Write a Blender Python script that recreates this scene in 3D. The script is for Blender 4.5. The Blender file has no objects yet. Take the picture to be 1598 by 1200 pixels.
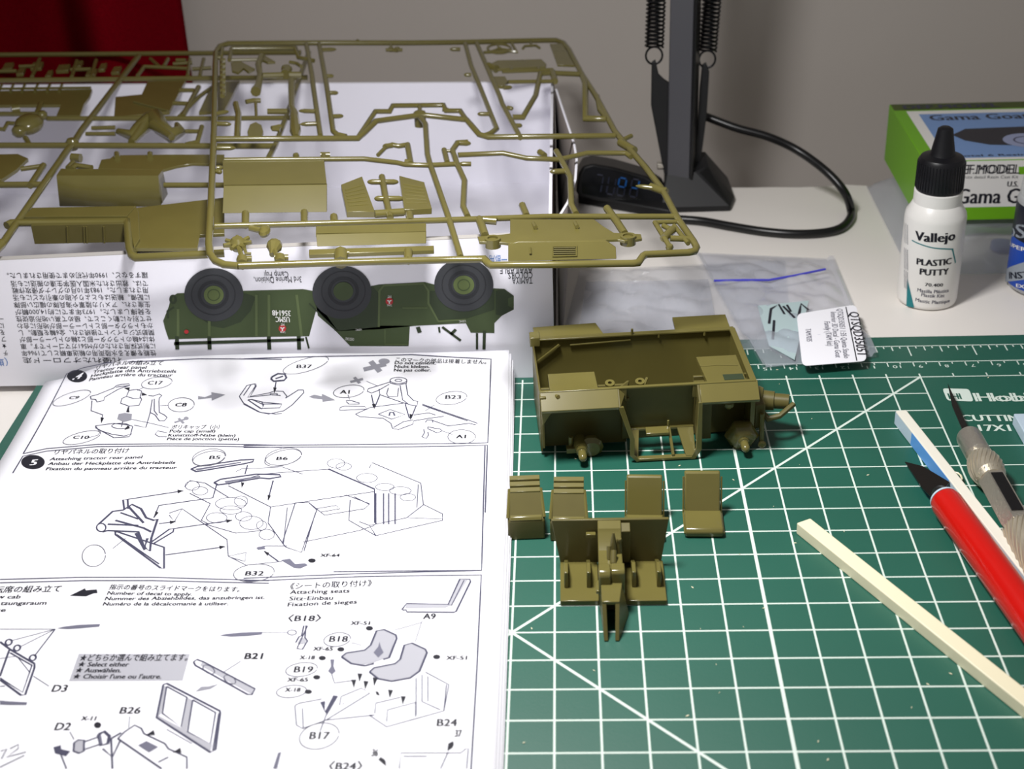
import bpy, bmesh, math, random
from mathutils import Vector, Matrix
random.seed(7)
S = 0.001                      # every length below is in millimetres, the scene is in metres
sc = bpy.context.scene
col = sc.collection

# ------------------------------------------------------------------ camera
F_PX = 2296.73
CAM = Vector((18.65, -345.43, 275.59))
RX = Vector((0.9990727, 0.0270400, -0.0335039))
RY = Vector((-0.0161797, -0.4853401, -0.8741757))   # image down
RZ = Vector((-0.0398985, 0.8739072, -0.4844526))    # view direction
cd = bpy.data.cameras.new('camera'); cam = bpy.data.objects.new('camera', cd); col.objects.link(cam)
cd.sensor_fit = 'HORIZONTAL'; cd.sensor_width = 36.0; cd.lens = F_PX / 1598 * 36
cd.clip_start = 0.01; cd.clip_end = 20
m = Matrix.Identity(4)
for k in range(3):
    m[k][0] = RX[k]; m[k][1] = -RY[k]; m[k][2] = -RZ[k]; m[k][3] = CAM[k] * S
cam.matrix_world = m
cd.dof.use_dof = True; cd.dof.focus_distance = 0.515; cd.dof.aperture_fstop = 20
sc.camera = cam

# ------------------------------------------------------------------ world, lamp, exposure
w = bpy.data.worlds.new('world'); sc.world = w; w.use_nodes = True
w.node_tree.nodes['Background'].inputs[0].default_value = (1.0, 0.96, 0.94, 1)
w.node_tree.nodes['Background'].inputs[1].default_value = 0.19
def area(name, loc, target, size, power, color, spread=180):
    ld = bpy.data.lights.new(name, 'AREA'); ld.shape = 'DISK'; ld.size = size * S
    ld.energy = power; ld.color = color; ld.spread = math.radians(spread)
    o = bpy.data.objects.new(name, ld); col.objects.link(o)
    o.location = Vector(loc) * S
    d = Vector(target) - Vector(loc)
    o.rotation_euler = d.to_track_quat('-Z', 'Y').to_euler()
    return o
area('desk_lamp_light', (-30, 42, 315), (0, 55, 0), 70, 1.42, (1.0, 0.985, 0.98), 160)
vs = sc.view_settings
vs.view_transform = 'Standard'; vs.look = 'None'; vs.gamma = 1.0; vs.use_curve_mapping = False
vs.exposure = 0.0

# ------------------------------------------------------------------ helpers
def ray(x, y):
    return (RX * ((x - 799) / F_PX) + RY * ((y - 600) / F_PX) + RZ).normalized()
def hit(x, y, p, n):                      # where the sight line of a photo pixel meets a plane of the place
    d = ray(x, y); n = Vector(n); return CAM + d * ((Vector(p) - CAM).dot(n) / d.dot(n))
def atz(x, y, z): return hit(x, y, (0, 0, z), (0, 0, 1))
def aty(x, y, yy): return hit(x, y, (0, yy, 0), (0, 1, 0))
def atx(x, y, xx): return hit(x, y, (xx, 0, 0), (1, 0, 0))

def lin(c):
    return tuple((v / 255 / 12.92) if v / 255 <= 0.04045 else ((v / 255 + 0.055) / 1.055) ** 2.4 for v in c) + (1,)
MATS = {}
def mat(name, rgb, rough=0.5, metal=0.0, spec=0.5, noise=0.0, nscale=300, bump=0.0, bscale=900, trans=0.0, ior=1.45, coat=0.0, emit=None, estr=0.0, sheen=0.0):
    M = bpy.data.materials.new(name); M.use_nodes = True
    nt = M.node_tree; b = nt.nodes['Principled BSDF']
    b.inputs['Base Color'].default_value = lin(rgb); b.inputs['Roughness'].default_value = rough
    b.inputs['Metallic'].default_value = metal; b.inputs['Specular IOR Level'].default_value = spec
    b.inputs['IOR'].default_value = ior; b.inputs['Transmission Weight'].default_value = trans
    b.inputs['Coat Weight'].default_value = coat; b.inputs['Sheen Weight'].default_value = sheen
    if emit: b.inputs['Emission Color'].default_value = lin(emit); b.inputs['Emission Strength'].default_value = estr
    if noise or bump:
        tc = nt.nodes.new('ShaderNodeTexCoord')
    if noise:
        n = nt.nodes.new('ShaderNodeTexNoise'); n.inputs['Scale'].default_value = nscale; n.inputs['Detail'].default_value = 4
        nt.links.new(tc.outputs['Object'], n.inputs['Vector'])
        r = nt.nodes.new('ShaderNodeValToRGB'); c = lin(rgb)
        r.color_ramp.elements[0].position = 0.3; r.color_ramp.elements[1].position = 0.7
        r.color_ramp.elements[0].color = tuple(v * (1 - noise) for v in c[:3]) + (1,)
        r.color_ramp.elements[1].color = tuple(min(1, v * (1 + noise)) for v in c[:3]) + (1,)
        nt.links.new(n.outputs['Fac'], r.inputs['Fac']); nt.links.new(r.outputs['Color'], b.inputs['Base Color'])
    if bump:
        n = nt.nodes.new('ShaderNodeTexNoise'); n.inputs['Scale'].default_value = bscale; n.inputs['Detail'].default_value = 3
        nt.links.new(tc.outputs['Object'], n.inputs['Vector'])
        bp = nt.nodes.new('ShaderNodeBump'); bp.inputs['Strength'].default_value = bump; bp.inputs['Distance'].default_value = 0.0003
        nt.links.new(n.outputs['Fac'], bp.inputs['Height']); nt.links.new(bp.outputs['Normal'], b.inputs['Normal'])
    MATS[name] = M
    return M
def film(name, rgb, clear, rough, gloss):     # thin clear plastic: lets light through, scatters a little, shines
    M = bpy.data.materials.new(name); M.use_nodes = True; nt = M.node_tree; nt.nodes.clear()
    out = nt.nodes.new('ShaderNodeOutputMaterial')
    t = nt.nodes.new('ShaderNodeBsdfTransparent'); d = nt.nodes.new('ShaderNodeBsdfDiffuse'); tr = nt.nodes.new('ShaderNodeBsdfTranslucent')
    g = nt.nodes.new('ShaderNodeBsdfGlossy'); g.inputs['Roughness'].default_value = rough
    d.inputs['Color'].default_value = lin(rgb); tr.inputs['Color'].default_value = lin(rgb)
    t.inputs['Color'].default_value = (0.985, 0.985, 0.99, 1)
    a = nt.nodes.new('ShaderNodeMixShader'); a.inputs[0].default_value = 0.4
    nt.links.new(d.outputs[0], a.inputs[1]); nt.links.new(tr.outputs[0], a.inputs[2])
    b = nt.nodes.new('ShaderNodeMixShader'); b.inputs[0].default_value = 1 - clear
    nt.links.new(t.outputs[0], b.inputs[1]); nt.links.new(a.outputs[0], b.inputs[2])
    c = nt.nodes.new('ShaderNodeMixShader')
    fr = nt.nodes.new('ShaderNodeLayerWeight'); pw = nt.nodes.new('ShaderNodeMath'); pw.operation = 'POWER'; pw.inputs[1].default_value = 3.5
    mu = nt.nodes.new('ShaderNodeMath'); mu.operation = 'MULTIPLY_ADD'; mu.inputs[1].default_value = 0.5; mu.inputs[2].default_value = gloss
    nt.links.new(fr.outputs['Facing'], pw.inputs[0]); nt.links.new(pw.outputs[0], mu.inputs[0]); nt.links.new(mu.outputs[0], c.inputs[0])
    nt.links.new(b.outputs[0], c.inputs[1]); nt.links.new(g.outputs[0], c.inputs[2]); nt.links.new(c.outputs[0], out.inputs[0])
    MATS[name] = M; return M

mat('wall', (200, 193, 186), 0.9, noise=0.03, nscale=6, bump=0.15, bscale=500)
mat('floor_wood', (120, 92, 66), 0.5, noise=0.2, nscale=8)
mat('desk', (236, 231, 225), 0.45, noise=0.02, nscale=20)
mat('curtain', (112, 0, 16), 0.95, spec=0.05, noise=0.15, nscale=900)
mat('mat_green', (14, 86, 69), 0.5, spec=1.0, noise=0.07, nscale=14, bump=0.12, bscale=1500)
mat('mat_line', (214, 228, 218), 0.5)
mat('card_white', (238, 237, 246), 0.7, noise=0.015, nscale=25)
mat('card_grey', (176, 172, 168), 0.85, noise=0.05, nscale=60)
mat('gap_shade_brown', (70, 58, 50), 0.9, noise=0.1, nscale=60)  # brown painted in for the shade between box wall and flap
mat('paper', (240, 240, 246), 0.75)
mat('ink', (22, 22, 34), 0.6); mat('ink_grey', (66, 66, 88), 0.6); mat('ink_pale', (150, 150, 168), 0.6); mat('pencil', (96, 96, 108), 0.5)
mat('tone', (172, 172, 180), 0.7); mat('tone_dark', (105, 105, 122), 0.7); mat('tone_mid', (142, 142, 152), 0.7)
mat('ink_blue', (70, 120, 190), 0.6); mat('print_faint', (196, 193, 200), 0.7)
mat('olive', (105, 98, 52), 0.2, spec=0.7, noise=0.04, nscale=90)
mat('olive_shaded', (94, 87, 46), 0.4, spec=0.45, noise=0.05, nscale=120)  # same plastic, duller and darkened to paint shade on parts away from the lamp
mat('p_green', (62, 76, 44), 0.7); mat('p_green_dark', (44, 56, 34), 0.7); mat('p_green_light', (84, 98, 60), 0.7)
mat('p_tyre', (52, 54, 58), 0.7); mat('p_tyre_dark', (36, 38, 42), 0.7); mat('p_hub', (92, 106, 60), 0.7); mat('p_red', (176, 40, 44), 0.7); mat('p_white', (225, 225, 222), 0.7)
mat('black_plastic', (16, 16, 18), 0.35); mat('black_matte', (22, 22, 24), 0.55, bump=0.1, bscale=1500); mat('arm_grey', (80, 80, 85), 0.45)
mat('rubber', (14, 14, 15), 0.32); mat('steel', (214, 208, 196), 0.3, metal=0.85, bump=0.8, bscale=1100); mat('spring_steel', (48, 48, 50), 0.3, metal=0.9)
mat('blade', (58, 54, 52), 0.3, metal=0.8); mat('red_paint', (196, 18, 12), 0.22, spec=0.6, coat=0.4)
mat('knurl', (205, 196, 176), 0.36, metal=0.7)

class MB:
    def __init__(s): s.v = []; s.f = []
    def add(s, vs, fs):
        b = len(s.v); s.v += [Vector(p) for p in vs]; s.f += [tuple(b + i for i in f) for f in fs]; return s
    def box(s, lo, hi, M=None):
        x0, y0, z0 = lo; x1, y1, z1 = hi
        vs = [Vector(p) for p in ((x0,y0,z0),(x1,y0,z0),(x1,y1,z0),(x0,y1,z0),(x0,y0,z1),(x1,y0,z1),(x1,y1,z1),(x0,y1,z1))]
        if M is not None: vs = [M @ p for p in vs]
        return s.add(vs, [(0,3,2,1),(4,5,6,7),(0,1,5,4),(1,2,6,5),(2,3,7,6),(3,0,4,7)])
    def slab(s, poly, off):                       # closed prism: polygon of 3D points swept by the vector(s) off
        n = len(poly); p = [Vector(q) for q in poly]
        offs = off if isinstance(off, list) else [Vector(off)] * n
        vs = p + [a + Vector(o) for a, o in zip(p, offs)]
        return s.add(vs, [tuple(range(n))[::-1], tuple(range(n, 2 * n))] + [(i, (i + 1) % n, n + (i + 1) % n, n + i) for i in range(n)])
    def tube(s, pts, r, n=8, closed=False, caps=True):
        P = [Vector(p) for p in pts]; k = len(P); rs = r if isinstance(r, (list, tuple)) else [r] * k
        vs = []; up = None
        for i in range(k):
            a = P[i - 1] if (i > 0 or closed) else P[i]; c = P[(i + 1) % k] if (i < k - 1 or closed) else P[i]
            d1 = (P[i] - a); d2 = (c - P[i])
            d1 = d1.normalized() if d1.length > 1e-9 else d2.normalized(); d2 = d2.normalized() if d2.length > 1e-9 else d1
            t = (d1 + d2); t = t.normalized() if t.length > 1e-6 else d1
            if up is None:
                up = Vector((0, 0, 1)) if abs(t.z) < 0.9 else Vector((0, 1, 0))
            u = (up - t * up.dot(t)).normalized(); up = u; q = t.cross(u)
            sc_ = 1 / max(0.6, math.sqrt(max(0.01, (1 + d1.dot(d2)) / 2)))
            bis = (d2 - d1)
            for j in range(n):
                an = 2 * math.pi * j / n; o = (u * math.cos(an) + q * math.sin(an)) * rs[i]
                if bis.length > 1e-4:
                    bn = bis.normalized(); o = o + bn * o.dot(bn) * (sc_ - 1)
                vs.append(P[i] + o)
        fs = []
        for i in range(k if closed else k - 1):
            for j in range(n):
                a = i * n; b = ((i + 1) % k) * n; fs.append((a + j, a + (j + 1) % n, b + (j + 1) % n, b + j))
        if caps and not closed: fs += [tuple(range(n))[::-1], tuple(range((k - 1) * n, k * n))]
        return s.add(vs, fs)
    def lathe(s, prof, base, axis=(0, 0, 1), n=32, caps=True):   # prof: (radius, height) along the axis
        base = Vector(base); ax = Vector(axis).normalized()
        u = Vector((1, 0, 0)) if abs(ax.x) < 0.9 else Vector((0, 1, 0)); u = (u - ax * u.dot(ax)).normalized(); q = ax.cross(u)
        vs = [base + ax * h + (u * math.cos(2 * math.pi * j / n) + q * math.sin(2 * math.pi * j / n)) * r for r, h in prof for j in range(n)]
        fs = [(i * n + j, i * n + (j + 1) % n, (i + 1) * n + (j + 1) % n, (i + 1) * n + j) for i in range(len(prof) - 1) for j in range(n)]
        if caps: fs += [tuple(range(n))[::-1], tuple(range((len(prof) - 1) * n, len(prof) * n))]
        return s.add(vs, fs)
    def ball(s, c, r, n=12):
        rr = r if isinstance(r, (list, tuple)) else (r, r, r); m_ = n // 2; vs = []; c = Vector(c)
        for i in range(1, m_):
            a = math.pi * i / m_
            for j in range(n):
                b = 2 * math.pi * j / n; vs.append(c + Vector((rr[0] * math.sin(a) * math.cos(b), rr[1] * math.sin(a) * math.sin(b), rr[2] * math.cos(a))))
        fs = [((i * n + j), (i * n + (j + 1) % n), ((i + 1) * n + (j + 1) % n), ((i + 1) * n + j)) for i in range(m_ - 2) for j in range(n)]
        fs += [tuple(range(n))[::-1], tuple(range((m_ - 2) * n, (m_ - 1) * n))]
        return s.add(vs, fs)
    def sheet(s, fn, us, vs_):                     # open grid surface fn(u,v)
        a = len(us); pts = [fn(u, v) for v in vs_ for u in us]
        return s.add(pts, [(j * a + i, j * a + i + 1, (j + 1) * a + i + 1, (j + 1) * a + i) for j in range(len(vs_) - 1) for i in range(a - 1)])
    def build(s, name, material, parent=None, bevel=0.0, smooth=30, solid=0.0, kind=None, recalc=True):
        o0 = ORIG.get(parent.name, Vector()) if parent is not None else Vector()
        me = bpy.data.meshes.new(name)
        me.from_pydata([(p - o0) * S for p in s.v], [], s.f)
        if recalc: bm = bmesh.new(); bm.from_mesh(me); bmesh.ops.recalc_face_normals(bm, faces=bm.faces); bm.to_mesh(me); bm.free()
        if smooth:
            me.polygons.foreach_set('use_smooth', [True] * len(me.polygons)); me.set_sharp_from_angle(angle=math.radians(smooth))
        me.materials.append(MATS[material]); me.update()
        o = bpy.data.objects.new(name, me); col.objects.link(o)
        if parent is not None: o.parent = parent; ORIG[o.name] = o0
        if solid:
            md = o.modifiers.new('thickness', 'SOLIDIFY'); md.thickness = solid * S; md.offset = -1
        if bevel:
            md = o.modifiers.new('bevel', 'BEVEL'); md.width = bevel * S; md.segments = 2; md.limit_method = 'ANGLE'; md.angle_limit = math.radians(40); md.harden_normals = False
        if kind: o['kind'] = kind
        return o
ORIG = {}
def tag(o, label, cat, group=None):
    o['label'] = label; o['category'] = cat
    if group: o['group'] = group
    return o
def thing(name, label, cat, loc, group=None):
    o = bpy.data.objects.new(name, None); col.objects.link(o); o.location = Vector(loc) * S; o.empty_display_size = 0.01
    ORIG[o.name] = Vector(loc); return tag(o, label, cat, group)
def struct(o): o['kind'] = 'structure'; return o

# ------------------------------------------------------------------ print: flat ink on a surface
class Chart:                              # a surface of the place with its own two coordinates
    def __init__(s, to3d, frompx): s.p = to3d; s.q = frompx
def plane_chart(o, a, b):
    o = Vector(o); a = Vector(a).normalized(); b = Vector(b).normalized(); n = a.cross(b).normalized()
    def q(x, y): h = hit(x, y, o, n) - o; return Vector((h.dot(a), h.dot(b)))
    return Chart(lambda u, v, h=0.0: o + a * u + b * v + n * h, q)
_tc = {}
def text2d(t):
    if t in _tc: return _tc[t]
    c = bpy.data.curves.new('t', 'FONT'); c.body = t; c.resolution_u = 2
    o = bpy.data.objects.new('t', c); col.objects.link(o)
    me = bpy.data.meshes.new_from_object(o.evaluated_get(bpy.context.evaluated_depsgraph_get()))
    vs = [(v.co.x, v.co.y) for v in me.vertices]; fs = [tuple(p.vertices) for p in me.polygons]
    bpy.data.objects.remove(o); bpy.data.curves.remove(c); bpy.data.meshes.remove(me)
    _tc[t] = (vs, fs, min(v[0] for v in vs), max(v[0] for v in vs)); return _tc[t]
class Ink(MB):
    auto = False; cuts = [0]
    def __init__(s, chart, h=0.12): super().__init__(); s.c = chart; s.h = h
    def line(s, px, wd=0.35, closed=False, step=6.0, uv=False, h=None):
        P = [Vector(p) if uv else s.c.q(*p) for p in px]
        if closed: P.append(P[0])
        Q = []
        for a, b in zip(P, P[1:]):
            n = max(1, int((b - a).length / step)); Q += [a.lerp(b, i / n) for i in range(n)]
        Q.append(P[-1]); L = []; h = s.h if h is None else h
        for i, p in enumerate(Q):
            d = (Q[min(i + 1, len(Q) - 1)] - Q[max(i - 1, 0)]); d = d.normalized() if d.length > 1e-9 else Vector((1, 0))
            n = Vector((-d.y, d.x)) * wd / 2; L += [s.c.p(*(p + n), h), s.c.p(*(p - n), h)]
        s.add(L, [(2 * i, 2 * i + 1, 2 * i + 3, 2 * i + 2) for i in range(len(Q) - 1)]); return s
    def poly(s, px, uv=False, h=None):
        P = [Vector(p) if uv else s.c.q(*p) for p in px]; h = s.h if h is None else h
        s.add([s.c.p(p.x, p.y, h) for p in P], [tuple(range(len(P)))])
        if s.auto: s.cut()
        return s
    def ring(s, c, rx, ry, wd=0.35, n=28, a0=0, a1=360, rot=0):     # ellipse drawn in picture units, laid on the surface
        cr, sr = math.cos(math.radians(rot)), math.sin(math.radians(rot)); pts = []
        for i in range(n + 1):
            t = math.radians(a0 + (a1 - a0) * i / n); x, y = rx * math.cos(t), ry * math.sin(t); pts.append((c[0] + x * cr - y * sr, c[1] + x * sr + y * cr))
        return s.line(pts, wd)
    def disc(s, c, rx, ry, n=24, h=None):
        return s.poly([(c[0] + rx * math.cos(2 * math.pi * i / n), c[1] + ry * math.sin(2 * math.pi * i / n)) for i in range(n)], h=h)
    def text(s, t, p0, p1, hgt=None, shear=0.0, uv=False, bold=0.0, aspect=1.0):   # fitted between two points of the baseline
        a = Vector(p0) if uv else s.c.q(*p0); b = Vector(p1) if uv else s.c.q(*p1)
        vs, fs, x0, x1 = text2d(t); k = (b - a).length / max(1e-6, x1 - x0); d = (b - a).normalized(); n = Vector((-d.y, d.x))
        ky = (hgt / 0.72) if hgt else k * aspect
        for lay, off in enumerate([0] if not bold else [-bold / 2, bold / 2]):
            L = []
            for x, y in vs:
                q = a + d * ((x - x0) * k + y * ky * shear + off) + n * (y * ky); L.append(s.c.p(q.x, q.y, s.h + 0.03 * lay))
            s.add(L, fs)
        return s
    def done(s, name, material, parent, kind=None): return s.build(name, material, parent, smooth=0, recalc=False, kind=kind)
    def cut(s): s.cuts = s.cuts + [len(s.f)]; return s
    def done_each(s, name, material, parent):       # one part for every mark between two cuts
        if s.cuts[-1] < len(s.f): s.cut()
        for a, b_ in zip(s.cuts, s.cuts[1:]):
            fs = s.f[a:b_]
            if not fs: continue
            ids = sorted({i for f in fs for i in f}); mp = {i: n for n, i in enumerate(ids)}
            t = MB(); t.v = [s.v[i] for i in ids]; t.f = [tuple(mp[i] for i in f) for f in fs]; t.build(name, material, parent, smooth=0, recalc=False)
# ------------------------------------------------------------------ the room
WALL_Y = 470.0
b = MB(); b.box((-900, WALL_Y, -400), (900, WALL_Y + 40, 900)); struct(b.build('wall_back', 'wall', smooth=0))
b = MB(); b.box((-1500, -1800, -780), (1500, WALL_Y + 40, -740)); struct(b.build('floor', 'floor_wood', smooth=0))
cu = MB(); CXR = aty(273, 60, WALL_Y - 40).x
def cur(u, v):
    x = -620 + u * (CXR + 620); ph = u * 463 / 24.0
    fold = 23 * math.sin(2 * math.pi * (x + 204) / 78) + 4 * math.sin(ph * 0.83 + 2.0) + 1.5 * math.sin(v * 4 + ph)
    return Vector((x + 2 * math.sin(v * 3 + 1) * (1 - u), WALL_Y - 34 + fold, -60 + v * 760))
cu.sheet(cur, [i / 170 for i in range(171)], [i / 16 for i in range(17)])
tag(cu.build('curtain', 'curtain', solid=1.0, smooth=60), 'dark red curtain hanging in folds against the grey wall', 'curtain')

dk = MB()
N = 90; edge = []
for i in range(N + 1):
    x = -500 + 1100 * i / N; edge.append((x, 359 + 0.9 * math.sin(x * 0.13) + 0.7 * math.sin(x * 0.31 + 2) - 0.004 * (x - 110)))
dk.slab([(x, y, -3) for x, y in [(-500, -420), (600, -420)] + edge[::-1]], (0, 0, -24))
tag(dk.build('desk', 'desk', smooth=0), 'white desk top under the cutting mat and the model boxes', 'desk')

# ------------------------------------------------------------------ cutting mat
MX0, MX1, MY0, MY1 = -192.0, 253.0, -108.0, 186.0
G = 12.7
mt = thing('cutting_mat', 'green self-healing cutting mat with white inch grid and rulers', 'cutting mat', (30, 40, -3))
mb = MB(); R_ = 7; out = []
for cx_, cy_, a0 in ((MX1 - R_, MY0 + R_, -90), (MX1 - R_, MY1 - R_, 0), (MX0 + R_, MY1 - R_, 90), (MX0 + R_, MY0 + R_, 180)):
    for k in range(7):
        a = math.radians(a0 + 15 * k); out.append((cx_ + R_ * math.cos(a), cy_ + R_ * math.sin(a), -3))
mb.slab(out, (0, 0, 3)); mb.build('mat_sheet', 'mat_green', mt, smooth=0)
CM = plane_chart((0, 0, 0), (1, 0, 0), (0, 1, 0))
g = Ink(CM, 0.04)
for i in range(-14, 19):
    x = i * G; top = 12 * G + 2.6 if -14 < i <= 12 else 8 * G
    g.line([(x, -8 * G), (x, top)], 1.05 if i == 6 else 0.62, uv=True, step=400, h=0.06)
    if i > 12: g.line([(x, 12 * G), (x, 12 * G + 2.6)], 0.5, uv=True)
for j in range(-8, 13):
    g.line([(-14 * G, j * G), (18 * G if (j <= 8 or j == 12) else 12 * G, j * G)], 0.62, uv=True, step=400)
g.line([(-4 * G, -4 * G), (12 * G, 12 * G)], 0.95, uv=True, step=400, h=0.08)
g.line([(-8 * G, 8 * G), (8 * G, -8 * G)], 0.95, uv=True, step=400, h=0.1)
g.done('grid_lines', 'mat_line', mt, 'stuff')
yA = CM.q(1400, 540.5).y; yB = CM.q(1400, 565.3).y; xz = CM.q(1424.5, 566).x + 90
g = Ink(CM, 0.04)
g.line([(-186, yA), (248, yA)], 0.6, uv=True, step=500); g.line([(-186, yB), (248, yB)], 0.6, uv=True, step=500)
x6 = CM.q(1198 + 870 / 3.995, 540.5).x
for k in range(-40, 160):
    x = x6 - 25.4 * 16 + k * 25.4 / 8 + 25.4 * 5
    if x < -184 or x > 246: continue
    L = 8.2 if k % 8 == 0 else 5.0 if k % 4 == 0 else 3.8 if k % 2 == 0 else 2.0
    g.line([(x, yA), (x, yA - L)], 0.5, uv=True, step=50)
for k in range(0, 87):
    x = xz - k * 5
    if x < -184: break
    g.line([(x, yB), (x, yB - (3.6 if k % 2 == 0 else 1.9))], 0.45, uv=True, step=50)
g.done('ruler_ticks', 'mat_line', mt, 'stuff')
g = Ink(CM, 0.04)
for k in range(1, 42):
    x = xz - k * 10 + 1.6; t = str(k); wd = 1.6 * len(t)
    g.text(t, (x + wd, yB - 2.6), (x, yB - 2.6), 2.3, uv=True)      # figures read from the far side
g.done('ruler_number_text', 'mat_line', mt, 'stuff')
g = Ink(CM, 0.05)
def mq(cx0, cy0): return (1198 + cx0 / 3.995, 500 + cy0 / 3.995)
def roundpoly(p, r, n=5):
    o = []
    for i in range(len(p)):
        a, b_, c = Vector(p[i - 1]), Vector(p[i]), Vector(p[(i + 1) % len(p)])
        s0 = b_ + (a - b_).normalized() * r; s1 = b_ + (c - b_).normalized() * r
        for k in range(n + 1):
            t = k / n; o.append(tuple(s0 * (1 - t) ** 2 + b_ * 2 * t * (1 - t) + s1 * t * t))
    return o
g.poly(roundpoly([mq(1088, 424), mq(1255, 428), mq(1285, 506), mq(1120, 500)], 5))
g.text('CUTTING MAT', mq(1215, 628), mq(1900, 628), 4.6, bold=0.4)
g.text('17X11', mq(1325, 690), mq(1572, 690), 4.6, bold=0.4)
g.text('Hobby', mq(1308, 505), mq(1790, 505), 6.6, bold=1.3)
g.done('printed_lettering', 'mat_line', mt)
g = Ink(CM, 0.09)
g.text('H', mq(1140, 492), mq(1205, 492), 4.6, bold=0.9)
g.done('logo_letter', 'mat_green', mt)
# ------------------------------------------------------------------ kit box: an open tray standing on the mat
BX0, BX1, BY0, BY1 = -330.0, 12.5, 157.0, 362.0
def bh(x, y=BY0):                                              # the top edge is a little out of level
    f = 54.0 + (x + 200) * 6.0 / 212.5; r = 54.0 + (BX1 - x) * 0.020; t = (y - BY0) / (BY1 - BY0); return f * (1 - t) + r * t
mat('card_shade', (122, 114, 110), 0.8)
kb = thing('kit_box', 'open white model kit box printed with a green six-wheeled truck', 'box', (-150, 260, 0))
def wall(name, p0, p1, inn, z0, mname):                       # upright card wall, p0-p1 in plan, thickness inward
    b = MB(); a = Vector((p0[0], p0[1], z0)); c = Vector((p1[0], p1[1], z0))
    ta = Vector((0, 0, bh(p0[0], p0[1]) - z0)); tc_ = Vector((0, 0, bh(p1[0], p1[1]) - z0))
    i = Vector((inn[0], inn[1], 0))
    v = [a, c, c + tc_, a + ta, a + i, c + i, c + i + tc_, a + i + ta]
    b.add(v, [(0, 1, 2, 3), (5, 4, 7, 6), (3, 2, 6, 7), (1, 0, 4, 5), (0, 3, 7, 4), (2, 1, 5, 6)])
    return b.build(name, mname, kb, smooth=0)
fw = wall('front_wall', (BX0, BY0), (BX1, BY0), (0, 2.2), 0.05, 'card_white')
wall('back_wall', (BX0, BY1 - 2), (BX1, BY1 - 2), (0, 2), 0.05, 'card_white')
wall('side_wall', (BX0, BY0 + 2.2), (BX0, BY1 - 2), (2, 0), 0.05, 'card_white')
wall('side_wall', (BX1 - 1.2, BY0 + 2.2), (BX1 - 1.2, BY1 - 2), (1.2, 0), 0.05, 'card_white')
b = MB(); b.box((BX0 + 2, BY0 + 2.2, 0.05), (BX1 - 1.2, BY1 - 2, 1.6)); fl = b.build('box_floor', 'card_white', kb, smooth=0)
b = MB(); b.slab([(BX0, BY0, bh(BX0)), (BX1, BY0, bh(BX1)), (BX1, BY0 + 3.0, bh(BX1)), (BX0, BY0 + 3.0, bh(BX0))], (0, 0, 0.3)); b.build('raw_board_edge', 'card_grey', kb, smooth=0)
# the bulging outer side board beside the box, open gap between
cv = [(868, 140), (876, 165), (886, 195), (896, 225), (900, 250), (898, 280), (887, 315), (873, 338)]
b = MB(); top = [atz(x, y, 58) for x, y in cv]
top = [Vector((p.x, p.y, 58)) for p in top]
b.sheet(lambda u, v: Vector((top[u].x - (1 - v) * (top[u].x - 14.5) * 0.7, top[u].y, 1 + v * 57)), range(len(cv)), [0, 0.35, 0.7, 1.0])
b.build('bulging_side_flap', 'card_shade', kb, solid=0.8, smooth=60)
b = MB(); b.tube(top, 0.55, 6); b.build('flap_edge', 'card_white', kb)
b = MB(); b.box((BX1 + 0.05, BY0 + 2, 0.1), (BX1 + 0.35, BY1 - 1, 55.5)); b.build('gap_shade_strip', 'gap_shade_brown', kb, smooth=0)  # thin dark strip stands in for the shade in the gap

CF = plane_chart((0, BY0, 0), (1, 0, 0), (0, 0, 1))         # printed front, everything upside down
def P(x, y): return (240 + x * 620 / 1598, 380 + y * 220 / 567)     # helper for a measured close-up of the print
def printed(name, m_, fn, h=0.1):
    k = Ink(CF, h); k.auto = True; fn(k); k.done_each(name, m_, kb)
def body(k):
    k.poly([P(60,385),(P(45,340)),P(38,310),P(60,255),P(70,215),P(95,200),P(360,190),P(600,183),P(640,190),P(655,260),P(625,372),P(300,378)])
    k.poly([P(655,255),P(690,270),P(800,330),P(1030,330),P(1025,412),P(790,412),P(730,350),P(660,290)])
    k.poly([P(640,190),P(740,200),P(905,165),P(1090,155),P(1130,165),P(1370,180),P(1410,182),P(1448,210),P(1448,265),P(1400,290),P(1370,320),P(1370,360),P(1275,358),P(1255,320),P(1060,330),P(900,345),P(730,352),P(655,265)])
printed('truck_body_print', 'p_green', body)
def dark(k):
    k.poly([P(280,340),P(230,330),P(150,270),P(130,220),P(370,200),P(410,215),P(390,270),P(350,315)])
    k.poly([P(640,200),P(880,170),P(905,200),P(905,335),P(740,350),P(690,280)])
    k.poly([P(1100,190),P(1370,185),P(1370,265),P(1260,300),P(1145,315),P(1105,240)])
    for x in (85, 215, 455, 575): k.poly([P(x, 372), P(x + 16, 372), P(x + 18, 425), P(x + 2, 425)])
    k.poly([P(82,395),P(605,380),P(605,392),P(82,408)])
    k.cut(); k.line([P(612,375), P(624,420)], 0.7); k.cut(); k.line([P(625,240), P(735,350)], 0.6); k.cut(); k.line([P(1160,335), P(1235,390)], 1.0); k.cut(); k.line([P(1300,360), P(1300,425)], 0.9); k.cut(); k.cut(); k.line([P(1330,350), P(1328,425)], 1.2)
    k.cut(); k.line([P(1215,345), P(1195,365)], 1.2); k.cut(); k.line([P(1062,335), P(1070,358)], 1.6); k.cut(); k.line([P(1147,335), P(1150,358)], 0.8)
    k.cut(); k.ring(P(78, 224), 4, 5.5, 1.0); k.cut(); k.line([P(82,255), P(55,272), P(58,300)], 0.8)
    k.cut(); k.poly([P(1375,190),P(1410,182),P(1448,210),P(1425,220),P(1425,250),P(1448,262),P(1400,290),P(1375,285)])
printed('truck_shadow_print', 'p_green_dark', dark, 0.16)
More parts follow.
